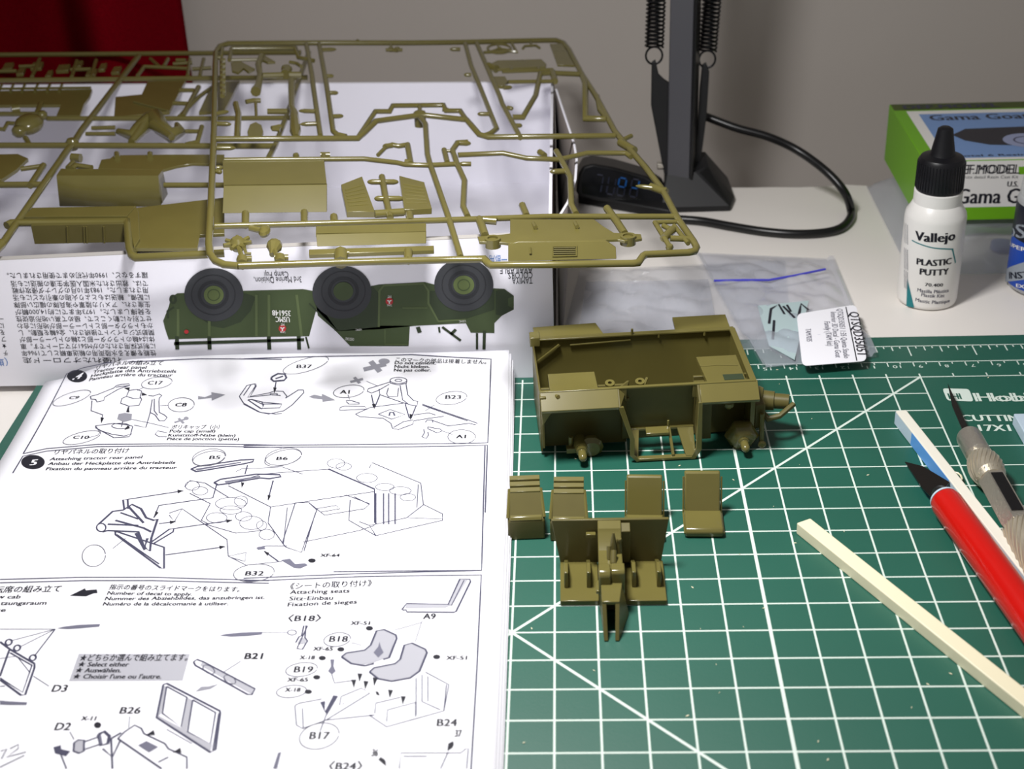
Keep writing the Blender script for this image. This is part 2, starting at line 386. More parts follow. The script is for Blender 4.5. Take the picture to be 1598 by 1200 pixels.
def light(k):
    for x0, x1 in ((86, 110), (215, 232), (402, 424), (455, 472), (560, 590)): k.line([P((x0 + x1) / 2, 205 if x0 > 350 else 262), P((x0 + x1) / 2 + (20 if x0 > 500 else 0), 372)], 1.0); k.cut()
    k.line([P(905,335), P(908,190), P(925,168), P(1085,160), P(1105,190), P(1105,240), P(1145,312), P(1255,305)], 0.8)
    k.line([P(1000,258), P(1100,258)], 0.5); k.line([P(930,345), P(930,405), P(1025,405)], 0.5)
printed('truck_panel_line_print', 'p_green_light', light, 0.22)
def tyre(k):
    for c in ((242, 205), (757, 195), (1247, 165)): k.disc(P(*c), 119 * .388, 107 * .388, 40)
printed('truck_tyre_print', 'p_tyre', tyre, 0.28)
def tyre2(k):
    for c in ((240, 205), (763, 190), (1247, 165)):
        k.ring(P(*c), 56 * .388, 52 * .388, 1.3); k.cut(); k.ring(P(*c), 88 * .388, 80 * .388, 0.4); k.cut()
printed('truck_rim_print', 'p_tyre_dark', tyre2, 0.34)
def hub(k):
    k.disc(P(242, 205), 40 * .388, 37 * .388, h=0.4); k.disc(P(1247, 165), 42 * .388, 38 * .388, h=0.4)
printed('truck_hub_print', 'p_hub', hub, 0.4)
def hub2(k):
    k.disc(P(763, 190), 40 * .388, 37 * .388)
    for c in ((242, 205), (1247, 165)): (k.ring(P(*c), 24 * .388, 22 * .388, 0.4), k.cut())
printed('truck_hub_shade_print', 'p_green', hub2, 0.45)
def red(k):
    for c in ((518, 340), (948, 231)): k.disc(P(*c), 15 * .388, 15 * .388)
    k.disc(P(132, 353), 9 * .388, 8 * .388)
printed('red_marking_print', 'p_red', red, 0.4)
def white(k):
    for cx_, cy_ in ((518, 340), (948, 231)):
        for a in (90, 210, 330): k.line([P(cx_, cy_), P(cx_ + 9 * math.cos(math.radians(a)), cy_ + 9 * math.sin(math.radians(a)))], 0.45); k.cut()
    k.text('356148', P(550, 268), P(477, 266), 2.4, bold=0.12); k.cut(); k.text('USMC', P(546, 293), P(490, 292), 2.4, bold=0.12); k.cut()
    for a_ in (('MT', P(955, 206), P(940, 206), 1.2), ('MT', P(525, 318), P(510, 318), 1.2), ('TANK', P(530, 350), P(508, 350), 0.9), ('TANK', P(958, 242), P(938, 242), 0.9)): k.text(*a_); k.cut()
    k.text('CHECK DAILY', P(806, 378), P(770, 375), 1.3); k.text('USMC', P(836, 340), P(812, 341), 0.9); k.text('USMC', P(1255, 306), P(1228, 307), 0.9)
printed('white_marking_print', 'p_white', white, 0.46)
def Q(x, y): return (x * 420 / 1598, 380 + y * 260 / 989)
jl = [('躍するなど、1990年代初めまで使用されました。', 875, 40, 172), ('では、救出された米国人医学生達の搬送にも活', 877, 62, 222), ('用されました。1983年10月のグレナダ侵攻作戦', 880, 70, 262),
      ('に配備。輸送はもとより火砲の牽引などにも活', 885, 75, 304), ('生産され、アメリカ陸軍や海兵隊の幅広い部隊', 890, 80, 347), ('を発揮しました。1973年までに約14,000輌が', 893, 88, 390),
      ('せて別々に動くことで、極めて高い地形追従性', 900, 93, 432), ('かもトラクター部とトレーラー部が地形に合わ', 905, 100, 473), ('関節式ジョイントで接続され、全6輪を駆動。し', 912, 108, 513),
      ('体は4輪のトラクター部と2輪のトレーラー部が', 917, 114, 553), ('に制式採用されたのがM561ガマゴートです。車', 920, 120, 594), ('性能を備える水陸両用の輸送車輌として1966年', 925, 126, 635), ('れ優れたオフロード走', 720, 132, 677)]
def jap(k):
    for t, xa, xb, y in jl: k.text(t, Q(xa, y), Q(xb, y + (4 if y < 200 else 2)), 2.0); k.cut()
    for t, xa, y in (('一', 18, 432), ('に', 20, 473), ('を', 24, 513), ('フ', 32, 553), ('★', 36, 594), ('チ', 44, 635)): k.text(t, Q(xa, y), Q(xa - 26, y), 2.0)
printed('printed_text_line', 'ink', jap)
printed('printed_note_text', 'ink', lambda k: (k.text('3rd Marine Division,', P(593, 132), P(402, 136), 2.6), k.cut(), k.text('Camp Fuji', P(540, 112), P(443, 114), 2.6), k.cut(), k.text('TAMIYA', P(1523, 136), P(1440, 138), 2.7), k.cut(), k.text('COLORS', P(1523, 114), P(1425, 116), 2.7), k.cut(), k.text('AVAILABLE', P(1523, 97), P(1392, 98), 2.5)))
printed('printed_blue_text', 'ink_blue', lambda k: (k.text('一部用', P(1420, 48), P(1350, 50), 3.0), k.text('（単', Q(40, 680), Q(-30, 683), 2.9)))
CI = plane_chart((0, 0, 1.62), (1, 0, 0), (0, 1, 0))
k = Ink(CI, 0.05)
for y0 in range(0, 6):
    k.text('rnmunaxzmnnenxnmcunmnx', (-60, 200 + y0 * 5.0), (-2, 200 + y0 * 5.0), 1.6, uv=True)
    k.text('mnxnauerncmnaxnxnmcueraxunmn', (-140, 176 + y0 * 5), (-66, 176 + y0 * 5), 1.6, uv=True)
k.done('floor_print_text', 'print_faint', kb)
# ------------------------------------------------------------------ instruction booklet in front of the box
def sm(t): t = max(0.0, min(1.0, t)); return t * t * (3 - 2 * t)
def mz(x, y):
    rise = max(0.0, (y - 96) / 58.0) ** 1.6 * 11.5
    left = 1 - 0.75 * sm((-150 - x) / 38.0)
    return 2.6 + rise * left + 0.5 * math.sin(x * 0.045) * sm((y - 60) / 60) + 0.25 * math.sin(y * 0.05 + x * 0.02)
def mfrom(px, py):
    d = ray(px, py); z = 3.0
    for _ in range(14):
        p = CAM + d * ((z - CAM.z) / d.z); z = 0.5 * z + 0.5 * mz(p.x, p.y)
    return Vector((p.x, p.y))
CB = Chart(lambda u, v, h=0.0: Vector((u, v, mz(u, v) + h)), mfrom)
bk = thing('instruction_booklet', 'white folded instruction booklet with line drawings of numbered assembly steps', 'booklet', (-95, 30, 0))
MXL, MXR, MYB, MYT = -186.0, -4.4, -104.0, 153.5
def pedge(v): return MXR + (1.9 * (v - 0.6) if v < 0.6 else 0.0) + 4.2 * (1 - v) * 0.9 - 0.4       # right edge drifts a little
def pg(dx, dy, dz, sq=1.0):
    def fn(u, v):
        x = MXL + (pedge(v) - MXL) * u; y = MYB + (MYT - MYB) * v
        y -= 2.0 * (1 - u) ** 6 * sm((v - .8) / .2)
        return Vector((x + dx, y + dy, 0.45 + (mz(x, y) - 0.45) * sq + dz))
    return fn
us = [i / 36 for i in range(37)]; vs_ = [i / 52 for i in range(53)]
for k, (dx, dy, dz, sq) in enumerate(((0, 0, 0, 1.0), (0.8, -0.3, -0.35, 0.93), (1.5, -0.6, -0.5, 0.75), (1.9, -0.4, -0.3, 0.4))):
    b = MB(); b.sheet(pg(dx, dy, dz, sq), us, vs_); b.build('page', 'paper', bk, solid=0.14, smooth=60, recalc=False)
def crop(x0, y0, s): return lambda x, y: (x0 + x / s, y0 + y / s)
A = crop(20, 540, 3.805); Bq = crop(380, 540, 3.805); Cq = crop(120, 680, 2.497); D = crop(0, 890, 3.805); E = crop(380, 890, 3.805)
LW = 0.24
def L(k, f, pts, w=LW, closed=False): k.line([f(*p) for p in pts], w * 1.65, closed, step=8)

# panel borders
k = Ink(CB, 0.1)
L(k, A, [(62, 640), (320, 165), (420, 130), (700, 95), (1100, 77), (1400, 78), (1598, 80)], 0.3); L(k, Bq, [(0, 77), (500, 62), (1000, 52), (1470, 78), (1450, 575), (900, 583), (0, 592)], 0.3)
L(k, A, [(62, 640), (200, 610), (500, 585), (900, 582), (1598, 590)], 0.3)
L(k, A, [(0, 755), (60, 655), (200, 625), (500, 598), (900, 594), (1598, 604)], 0.3); L(k, Bq, [(0, 604), (700, 600), (1448, 590), (1435, 990)], 0.3)
L(k, Cq, [(1590, 40), (1577, 525), (1000, 530)], 0.3); L(k, D, [(0, 55), (500, 42), (900, 42), (1598, 62)], 0.3); L(k, D, [(0, 75), (500, 62), (900, 62), (1598, 78)], 0.3)
L(k, E, [(0, 48), (700, 20), (1410, 2)], 0.3); L(k, E, [(0, 66), (700, 38), (1412, 28), (1385, 600), (1350, 1200)], 0.3)
k.done('panel_borders', 'ink_grey', bk, 'stuff')

# step numbers
k = Ink(CB, 0.1); k.disc(A(382, 180), 60 / 3.805, 37 / 3.805, 28); k.cut(); k.disc(A(120, 690), 70 / 3.805, 42 / 3.805, 28)
k.done_each('step_number_disc', 'ink', bk)
k = Ink(CB, 0.2); k.text('4', A(366, 199), A(396, 197), 3.7, bold=0.45, shear=0.0); k.cut(); k.text('5', A(102, 711), A(136, 709), 4.0, bold=0.45, shear=0.0)
k.done_each('step_numeral', 'paper', bk)

# headings
k = Ink(CB, 0.1)
def T(f, t, x0, y0, x1, y1, h, bold=0.18, sh=0.0): k.text(t, f(x0, y0), f(x1, y1), h * (0.76 if f in (A, Bq) else 0.66), sh, bold=bold); k.cut()
T(A, 'リヤパネルの組み立て', 492, 142, 888, 114, 2.5, 0.1); T(A, 'Tractor rear panel', 475, 165, 790, 138, 2.3); T(A, 'Heckplatte des Antriebsteils', 462, 188, 968, 160, 2.3); T(A, 'Panneau arrière du tracteur', 452, 210, 946, 183, 2.3)
T(A, 'リヤパネルの取り付け', 243, 643, 685, 634, 3.3, 0.1); T(A, 'Attaching tractor rear panel', 218, 680, 765, 668, 2.6); T(A, 'Anbau der Heckplatte des Antriebteils', 208, 707, 962, 700, 2.6); T(A, 'Fixation du panneau arrière du tracteur', 195, 738, 970, 731, 2.6)
T(A, 'ポリキャップ（小）', 940, 493, 1225, 492, 2.6, 0.1); T(A, 'Poly cap (small)', 930, 514, 1200, 514, 2.2); T(A, 'Kunststoff-Nabe (klein)', 922, 538, 1320, 540, 2.2); T(A, 'Pièce de jonction (petite)', 915, 560, 1342, 562, 2.2)
T(Bq, 'このマークの部品は接着しません。', 903, 92, 1440, 106, 2.4, 0.1); T(Bq, 'Do not cement.', 898, 109, 1142, 110, 2.1); T(Bq, 'Nicht kleben.', 896, 131, 1104, 131, 2.1); T(Bq, 'Ne pas coller.', 893, 152, 1112, 152, 2.1)
T(D, '転席の組み立て', -40, 132, 355, 126, 4.2, 0.15); T(D, 'w cab', -20, 168, 118, 168, 3.0); T(D, 'tzungsraum', 0, 207, 272, 205, 3.0); T(D, 'se', -25, 247, 30, 247, 3.0)
T(D, '指示の番号のスライドマークをはります。', 645, 112, 1420, 128, 3.3, 0.12); T(D, 'Number of decal to apply.', 635, 145, 1138, 152, 2.7); T(D, 'Nummer des Abziehbildes, das anzubringen ist.', 622, 178, 1570, 172, 2.7); T(D, 'Numéro de la décalcomanie à utiliser.', 610, 210, 1355, 208, 2.7)
T(E, '《シートの取り付け》', 275, 112, 760, 92, 4.0, 0.12); T(E, 'Attaching seats', 275, 142, 628, 133, 3.1); T(E, 'Sitz-Einbau', 270, 180, 530, 175, 3.1); T(E, 'Fixation de sieges', 262, 216, 672, 198, 3.1)
k.done_each('heading_text', 'ink', bk)
k = Ink(CB, 0.1)
for f, t, x0, y0, x1, h in ((A, 'C17', 800, 230, 885, 3.2), (A, 'C9', 330, 316, 385, 3.0), (A, 'C8', 962, 360, 1028, 3.3), (A, 'C10', 355, 552, 447, 3.2), (A, 'B5', 1165, 672, 1228, 3.6), (Bq, 'B37', 315, 132, 403, 3.0), (Bq, 'A1', 573, 284, 628, 3.2), (Bq, 'B23', 1198, 315, 1290, 3.3), (Bq, 'A1', 1262, 548, 1318, 3.3), (Bq, 'B6', 195, 677, 260, 3.5), (Cq, 'B32', 655, 545, 725, 3.8),
        (D, 'D3', 305, 722, 390, 5.0), (D, 'D2', 322, 950, 410, 5.0), (D, 'B26', 708, 852, 828, 4.6), (D, 'B21', 1450, 528, 1555, 4.4), (D, 'X-11', 480, 892, 565, 2.8), (E, '〈B18〉', 262, 302, 455, 4.4), (E, 'B18', 508, 425, 615, 4.4), (E, 'B19', 298, 607, 408, 4.5), (E, 'B17', 390, 1003, 505, 4.8), (E, 'B24', 1148, 926, 1265, 4.8), (E, 'A9', 1066, 290, 1138, 4.4), (E, 'B21', -150 + 155, 526, 108, 4.4),
        (E, 'XF-51', 635, 325, 748, 2.9), (E, 'XF-65', 412, 478, 528, 2.9), (E, 'X-18', 332, 530, 420, 2.9), (E, 'XF-65', 258, 662, 380, 2.9), (E, 'X-18', 245, 722, 335, 2.9), (E, 'XF-51', 1203, 532, 1325, 2.9), (E, '〈B24〉', 505, 1186, 700, 4.6), (E, '37', 1255, 990, 1292, 4.6), (E, '36', 760, 1105, 795, 4.6), (Cq, 'XF-64', 948, 472, 1022, 2.6)):
    k.text(t, f(x0, y0), f(x1, y0), h * 0.62, bold=0.25); k.cut()
k.done_each('part_number_text', 'ink', bk)
k = Ink(CB, 0.14); T(D, '★どちらか選んで組み立てます。', 470, 538, 1110, 536, 3.9, 0.12); T(D, '★ Select either', 460, 573, 760, 573, 3.1); T(D, '★ Auswählen.', 445, 608, 715, 608, 3.1); T(D, '★ Choisir l\'une ou l\'autre.', 430, 645, 955, 645, 3.1)
k.done_each('notice_text', 'ink', bk)
k = Ink(CB, 0.08); k.poly([D(468, 497), D(1128, 497), D(1085, 655), D(410, 658)]); k.done('notice_panel', 'tone', bk)

# pencil loops round the part numbers
k = Ink(CB, 0.12)
def loop(f, cx_, cy_, rx, ry, rot=0, s=3.805): c = f(cx_, cy_); k.ring(c, rx / s, ry / s, 0.3, 26, 20, 372, rot); k.cut()
for a in ((A, 855, 220, 92, 34, -8), (A, 350, 310, 118, 32, -18), (A, 1000, 350, 78, 42, -4), (A, 410, 545, 115, 32, -14), (A, 1165, 668, 98, 40, -12), (Bq, 370, 115, 140, 38, -16), (Bq, 625, 270, 92, 36, -8), (Bq, 1235, 310, 92, 38, -8), (Bq, 1295, 540, 82, 42, 0), (Bq, 235, 665, 112, 44, -14), (E, 556, 412, 80, 40, -8), (E, 345, 590, 95, 40, -8), (E, 285, 720, 90, 36, -6), (E, 450, 985, 120, 75, -14)): loop(*a)
loop(Cq, 690, 535, 80, 34, -6, 2.497); loop(Cq, 66, 468, 46, 42, -20, 2.497); loop(Cq, 515, 85, 66, 32, -10, 2.497); loop(Cq, 805, 82, 72, 32, -10, 2.497)
k.line([D(10, 1120), D(40, 1062), D(5, 1075)], 0.35); k.line([D(60, 1060), D(110, 1035), D(108, 1060), D(40, 1110), D(155, 1080)], 0.35); k.line([D(0, 1170), D(145, 1100)], 0.35)
k.done_each('pencil_mark', 'pencil', bk)

# step 4 drawing
k = Ink(CB, 0.1)
L(k, A, [(460, 300), (500, 290), (600, 250), (615, 235), (650, 228), (690, 225), (695, 235), (660, 245), (625, 258), (545, 305), (540, 325), (500, 333), (492, 318), (465, 316)], closed=True)
L(k, A, [(612, 245), (690, 235)]); L(k, A, [(690, 265), (735, 258), (765, 268), (755, 310), (715, 312), (675, 300)], closed=True); L(k, A, [(675, 300), (648, 312), (640, 340), (690, 358), (750, 352), (765, 318), (755, 300)])
L(k, A, [(470, 325), (465, 385), (535, 410), (525, 440)]); L(k, A, [(828, 318), (815, 400), (790, 485), (720, 470)])
L(k, A, [(805, 295), (835, 298), (870, 285), (885, 295), (870, 310), (868, 330), (870, 395), (900, 410), (917, 425), (900, 445), (870, 445), (845, 410), (815, 395)]); L(k, A, [(840, 315), (840, 385), (860, 412)])
L(k, A, [(490, 475), (560, 465), (600, 460), (690, 470), (712, 478), (700, 525), (660, 535), (590, 525), (510, 500)], closed=True); k.ring(A(640, 475), 52 / 3.805, 16 / 3.805); L(k, A, [(490, 485), (600, 545), (690, 540), (705, 520)])
L(k, A, [(690, 360), (685, 395)]); L(k, A, [(655, 440), (645, 480)]); L(k, A, [(875, 355), (925, 352)], 0.15); L(k, A, [(525, 505), (505, 530), (450, 545)], 0.15); L(k, A, [(700, 435), (800, 455), (925, 485)], 0.15); L(k, A, [(780, 245), (740, 265)], 0.15)
L(k, A, [(915, 515), (860, 505), (845, 525), (870, 540), (915, 540)], 0.2)
L(k, A, [(1345, 300), (1390, 235), (1435, 225), (1440, 240), (1395, 305), (1540, 290), (1590, 295)]); L(k, A, [(1345, 300), (1370, 340), (1470, 395), (1560, 405), (1598, 402)]); L(k, A, [(1395, 320), (1480, 375), (1490, 350), (1420, 318), (1395, 320)]); L(k, A, [(1485, 345), (1590, 345)])
L(k, Bq, [(0, 295), (45, 230), (72, 225), (75, 240), (40, 300), (150, 280), (185, 268), (235, 270), (258, 300), (250, 310), (325, 262), (355, 262), (358, 278), (290, 350), (240, 385), (150, 405), (90, 392), (0, 345)])
L(k, Bq, [(25, 320), (100, 372), (215, 368), (228, 345), (120, 335), (50, 318), (25, 320)]); L(k, Bq, [(110, 335), (118, 360)])
L(k, Bq, [(168, 185), (205, 165), (245, 168), (255, 190), (240, 205), (180, 210), (165, 198), (168, 185)], 0.5); L(k, Bq, [(190, 195), (235, 180)], 0.4); L(k, Bq, [(193, 215), (185, 262)], 0.3); k.ring(Bq(180, 287), 22 / 3.805, 5 / 3.805)
# step 4, right-hand assembly
k.ring(Bq(920, 205), 50 / 3.805, 18 / 3.805); k.ring(Bq(920, 205), 20 / 3.805, 7 / 3.805); L(k, Bq, [(870, 208), (872, 222), (920, 232), (968, 222), (970, 208)])
L(k, Bq, [(868, 215), (740, 255), (735, 270), (760, 280), (800, 265), (865, 228)]); L(k, Bq, [(965, 225), (975, 290), (1010, 325), (1035, 330), (1030, 355), (985, 350), (945, 320), (930, 235)]); L(k, Bq, [(860, 250), (850, 285), (860, 302), (915, 300), (920, 250)]); L(k, Bq, [(805, 255), (810, 290), (940, 335), (975, 345)])
L(k, Bq, [(760, 290), (775, 365)], 0.3); L(k, Bq, [(810, 290), (780, 365)], 0.3); L(k, Bq, [(960, 345), (985, 430)], 0.3); L(k, Bq, [(1025, 355), (995, 430)], 0.3)
L(k, Bq, [(665, 405), (755, 365), (950, 340)]); L(k, Bq, [(665, 405), (690, 420), (830, 430), (875, 460), (885, 490), (920, 497), (1005, 465), (1010, 445), (1100, 430), (1190, 418)]); L(k, Bq, [(890, 485), (950, 450), (1005, 440)]); L(k, Bq, [(800, 405), (870, 378), (960, 408), (880, 435)], closed=True); L(k, Bq, [(865, 415), (870, 395), (890, 395), (898, 415)], 0.4)
L(k, Bq, [(1060, 345), (1335, 440), (1390, 460), (1375, 468), (1340, 460), (1215, 475), (1115, 440)]); L(k, Bq, [(1062, 352), (1330, 445)]); L(k, Bq, [(1010, 410), (1100, 398), (1140, 410)]); L(k, Bq, [(1080, 455), (1090, 440), (1120, 440), (1125, 455)])
L(k, Bq, [(610, 330), (625, 345), (640, 345), (690, 345)]); L(k, Bq, [(608, 322), (640, 325), (690, 340)]); L(k, Bq, [(575, 365), (600, 358), (720, 360), (735, 375), (600, 382), (570, 382), (575, 365)]); L(k, Bq, [(1095, 480), (1140, 490), (1165, 492), (1180, 505), (1150, 517), (1095, 492), (1095, 480)]); L(k, Bq, [(1070, 495), (1075, 515), (1060, 540), (1085, 550), (1098, 530), (1095, 510)]); L(k, Bq, [(620, 290), (630, 318)], 0.15); L(k, Bq, [(1135, 350), (1080, 385)], 0.15); L(k, Bq, [(1180, 505), (1240, 525)], 0.15); L(k, Bq, [(730, 210), (800, 240)], 0.15)
k.done('step_four_drawing', 'ink_grey', bk, 'stuff')

def arrow(k, f, tip, tail, s=1.0):
    a = Vector(f(*tip)); b = Vector(f(*tail)); d = (a - b).normalized(); n = Vector((-d.y, d.x)); q = a - d * 9 * s
    k.poly([tuple(a), tuple(q + n * 2.8 * s), tuple(q - n * 2.8 * s)]); k.cut()
k = Ink(CB, 0.13)
for f, tip, tail in ((A, (660, 250), (720, 262)), (A, (800, 292), (760, 285)), (A, (685, 360), (683, 400)), (A, (525, 460), (535, 410)), (A, (662, 500), (690, 480)), (Bq, (183, 282), (190, 220)), (Bq, (778, 378), (765, 300)), (Bq, (990, 440), (1000, 380)), (Cq, (415, 215), (300, 230)), (Cq, (303, 318), (320, 280)), (Cq, (385, 335), (320, 345)), (Cq, (605, 330), (500, 348)), (Cq, (578, 432), (450, 455)), (Cq, (642, 205), (655, 140)), (Cq, (745, 255), (760, 180)), (Cq, (728, 450), (785, 490)),
        (D, (868, 978), (990, 945)), (D, (1025, 1082), (1140, 1052)), (E, (655, 702), (655, 640)), (E, (688, 665), (695, 570)), (E, (722, 710), (738, 570)), (E, (775, 690), (785, 620)), (E, (868, 762), (878, 660)), (E, (945, 800), (958, 645))): arrow(k, f, tip, tail, 1.0 if f in (A, Bq, Cq) else 1.5)
for p in ((748, 345), (578, 470), (468, 522), (435, 636), (385, 722), (1147, 515)): k.disc(E(*p), 22 / 3.805, 13 / 3.805, 14); k.cut()
k.disc(D(580, 920), 22 / 3.805, 18 / 3.805, 10); k.disc(Cq(916, 487), 15 / 2.497, 8 / 2.497, 12)
k.poly([D(415, 152), D(505, 108), D(510, 120), D(575, 115), D(580, 135), D(555, 138), D(525, 150), D(510, 155)])
k.poly([E(1210, 1075), E(1215, 1030), E(1245, 1015), E(1250, 1035), E(1240, 1055)]); k.poly([E(848, 1165), E(800, 1125), E(815, 1110), E(835, 1122), E(845, 1135)])
k.poly([E(783, 720), E(800, 722), E(810, 745), E(790, 740)])
k.done_each('arrow_mark', 'ink', bk)
k = Ink(CB, 0.12); k.auto = True
k.poly([A(1100, 298), A(1140, 305), A(1180, 290), A(1178, 275), A(1262, 290), A(1182, 325), A(1180, 308), A(1100, 318)]); k.poly([Bq(388, 302), Bq(420, 290), Bq(465, 300), Bq(467, 285), Bq(545, 322), Bq(470, 332), Bq(468, 318), Bq(410, 310)])
for cx_, cy_ in ((1000, 445),): k.line([A(cx_ - 40, cy_ + 10), A(cx_ + 40, cy_ - 15)], 0.9); k.line([A(cx_ - 15, cy_ - 15), A(cx_ + 15, cy_ + 15)], 0.9); k.disc(A(cx_ + 30, cy_ - 15), 4, 2.6, 10)
for cx_, cy_, s in ((790, 120, 1.4), (678, 203, 0.8)): k.line([Bq(cx_ - 55 * s, cy_ + 15 * s), Bq(cx_ + 40 * s, cy_ - 8 * s)], 1.5 * s); k.line([Bq(cx_ - 25 * s, cy_ - 20 * s), Bq(cx_ + 15 * s, cy_ + 24 * s)], 1.5 * s)
k.disc(Bq(835, 92), 9, 4.5, 12)
k.poly([A(628, 405), A(665, 398), A(708, 405), A(705, 440), A(660, 452), A(620, 435)])
k.poly([D(1160, 722), D(1195, 692), D(1240, 690), D(1298, 676), D(1250, 705), D(1210, 712)])
k.done_each('grey_symbol', 'tone_mid', bk)

# step 5 drawing
k = Ink(CB, 0.1)
for f_ in ([(445, 130), (470, 120), (640, 95), (690, 93), (685, 102), (650, 110), (500, 135), (465, 140)], [(535, 183), (560, 170), (700, 150), (790, 152), (795, 160), (750, 168), (715, 165), (580, 188), (550, 192)]):
    L(k, Cq, f_, 0.5, True)
L(k, Cq, [(590, 190), (720, 150), (985, 130), (1160, 210), (1160, 218), (755, 278), (590, 195)], 0.22); L(k, Cq, [(980, 130), (1160, 208)], 0.4)
L(k, Cq, [(755, 278), (745, 340), (810, 430), (815, 435), (875, 455), (935, 290), (905, 262), (850, 262)], 0.22); L(k, Cq, [(850, 265), (800, 420)], 0.22); L(k, Cq, [(930, 300), (885, 450)], 0.22); L(k, Cq, [(905, 262), (965, 310), (1120, 285), (1140, 268), (1080, 238)], 0.22); L(k, Cq, [(930, 285), (1010, 272), (1025, 285), (950, 298)], 0.2); L(k, Cq, [(1025, 240), (1050, 232), (1140, 265)], 0.2)
L(k, Cq, [(1065, 250), (1060, 330), (1165, 390), (1425, 330), (1425, 305), (1350, 268), (1340, 185), (1150, 105), (1140, 125)], 0.22); L(k, Cq, [(1165, 390), (1140, 350), (1285, 320), (1350, 270)], 0.22); L(k, Cq, [(1140, 350), (1100, 335)], 0.2); L(k, Cq, [(1290, 320), (1425, 325)], 0.15)
for x in (1165, 1195, 1215, 1240): L(k, Cq, [(x, 225), (x, 345)], 0.3)
L(k, Cq, [(1330, 190), (1325, 280)], 0.2); L(k, Cq, [(1160, 210), (1160, 340)], 0.25); L(k, Cq, [(880, 415), (1100, 370), (1160, 350)], 0.2); L(k, Cq, [(820, 280), (805, 425)], 0.2)
for c, rx, ry in (((1010, 108), 34, 18), ((1040, 120), 30, 14), ((1130, 165), 40, 18), ((1200, 200), 36, 14), ((1260, 215), 42, 16), ((1290, 240), 30, 14), ((450, 195), 28, 18), ((480, 215), 30, 16), ((600, 265), 60, 24), ((600, 290), 42, 16), ((650, 315), 32, 18), ((680, 340), 46, 26), ((720, 350), 20, 18), ((740, 385), 30, 20), ((640, 255), 26, 20), ((545, 320), 40, 20)):
    k.ring(Cq(*c), rx / 2.497, ry / 2.497, 0.24)
L(k, Cq, [(420, 200), (440, 175), (500, 185), (590, 240)], 0.22); L(k, Cq, [(440, 225), (520, 265), (485, 330), (515, 345)], 0.22); L(k, Cq, [(360, 310), (380, 335), (410, 285), (585, 405), (590, 470), (660, 455), (655, 490), (600, 475)], 0.22); L(k, Cq, [(360, 302), (410, 285)], 0.22); L(k, Cq, [(590, 470), (660, 505), (800, 490)], 0.18); L(k, Cq, [(500, 345), (620, 380), (720, 370)], 0.2); L(k, Cq, [(700, 440), (735, 430), (820, 430)], 0.2); L(k, Cq, [(620, 140), (640, 130), (800, 122), (880, 150)], 0.18)
L(k, Cq, [(200, 248), (415, 215)], 0.3); L(k, Cq, [(300, 320), (320, 272), (530, 242), (545, 190)], 0.3); L(k, Cq, [(320, 343), (385, 335)], 0.3); L(k, Cq, [(380, 362), (605, 330)], 0.3); L(k, Cq, [(345, 465), (578, 433)], 0.3); L(k, Cq, [(665, 115), (655, 150)], 0.3); L(k, Cq, [(765, 175), (745, 250)], 0.3); L(k, Cq, [(785, 490), (730, 450)], 0.3)
# tractor rear panel, left
L(k, Cq, [(150, 372), (340, 435), (340, 518), (325, 515), (150, 385)], 0.4, True); L(k, Cq, [(155, 385), (320, 500)], 0.3)
k.ring(Cq(95, 358), 18 / 2.497, 16 / 2.497, 0.5); L(k, Cq, [(85, 345), (140, 295), (180, 290), (215, 268), (250, 285), (270, 320), (300, 330), (315, 325), (290, 400), (285, 450), (260, 430), (240, 375), (120, 370), (100, 375)], 0.5); L(k, Cq, [(150, 330), (260, 360), (290, 375)], 0.5); L(k, Cq, [(170, 300), (240, 325)], 0.4); L(k, Cq, [(200, 275), (260, 340)], 0.5); L(k, Cq, [(185, 290), (180, 250), (198, 248), (200, 285)], 0.4); L(k, Cq, [(290, 415), (360, 365), (378, 362), (375, 375), (300, 420)], 0.4); L(k, Cq, [(230, 380), (265, 445), (275, 400)], 0.6); L(k, Cq, [(120, 345), (240, 350)], 0.5); L(k, Cq, [(140, 440), (190, 400)], 0.15)
k.done('step_five_drawing', 'ink_grey', bk, 'stuff')
k = Ink(CB, 0.12); k.auto = True; k.poly([Cq(795, 485), Cq(830, 480), Cq(850, 500), Cq(890, 498), Cq(900, 505), Cq(870, 518), Cq(845, 515)]); k.poly([Cq(702, 435), Cq(730, 430), Cq(735, 442), Cq(705, 445)])
k.poly([Cq(460, 130), Cq(640, 102), Cq(640, 106), Cq(470, 135)]); k.poly([Cq(575, 178), Cq(715, 157), Cq(715, 161), Cq(580, 184)])
k.done_each('shaded_mark', 'tone_dark', bk)

# step 6 drawing
k = Ink(CB, 0.1)
L(k, D, [(0, 425), (60, 470), (205, 555), (205, 580), (150, 740), (125, 742), (0, 650)], 0.4); L(k, D, [(55, 475), (0, 630)], 0.4); L(k, D, [(60, 490), (190, 565), (135, 725), (0, 640)], 0.3)
for c in ((52, 428), (102, 462), (195, 520)): k.ring(D(*c), 20 / 3.805, 16 / 3.805, 0.6, rot=-30)
L(k, D, [(328, 350), (0, 350)], 0.15); L(k, D, [(328, 350), (70, 418)], 0.15); L(k, D, [(328, 350), (120, 455)], 0.15); L(k, D, [(328, 350), (205, 510)], 0.25); L(k, D, [(200, 630), (290, 688)], 0.15); L(k, D, [(0, 690), (30, 688)], 0.2); L(k, D, [(0, 525), (100, 510), (180, 610)], 0.15)
L(k, D, [(970, 680), (990, 672), (1305, 835), (1308, 850), (1280, 1065), (1250, 1082), (930, 875)], 0.4, True); L(k, D, [(990, 690), (1110, 755), (1075, 930), (965, 850)], 0.3, True); L(k, D, [(1145, 770), (1280, 845), (1250, 1030), (1115, 960)], 0.3, True); L(k, D, [(1300, 850), (1265, 1070)], 0.3)
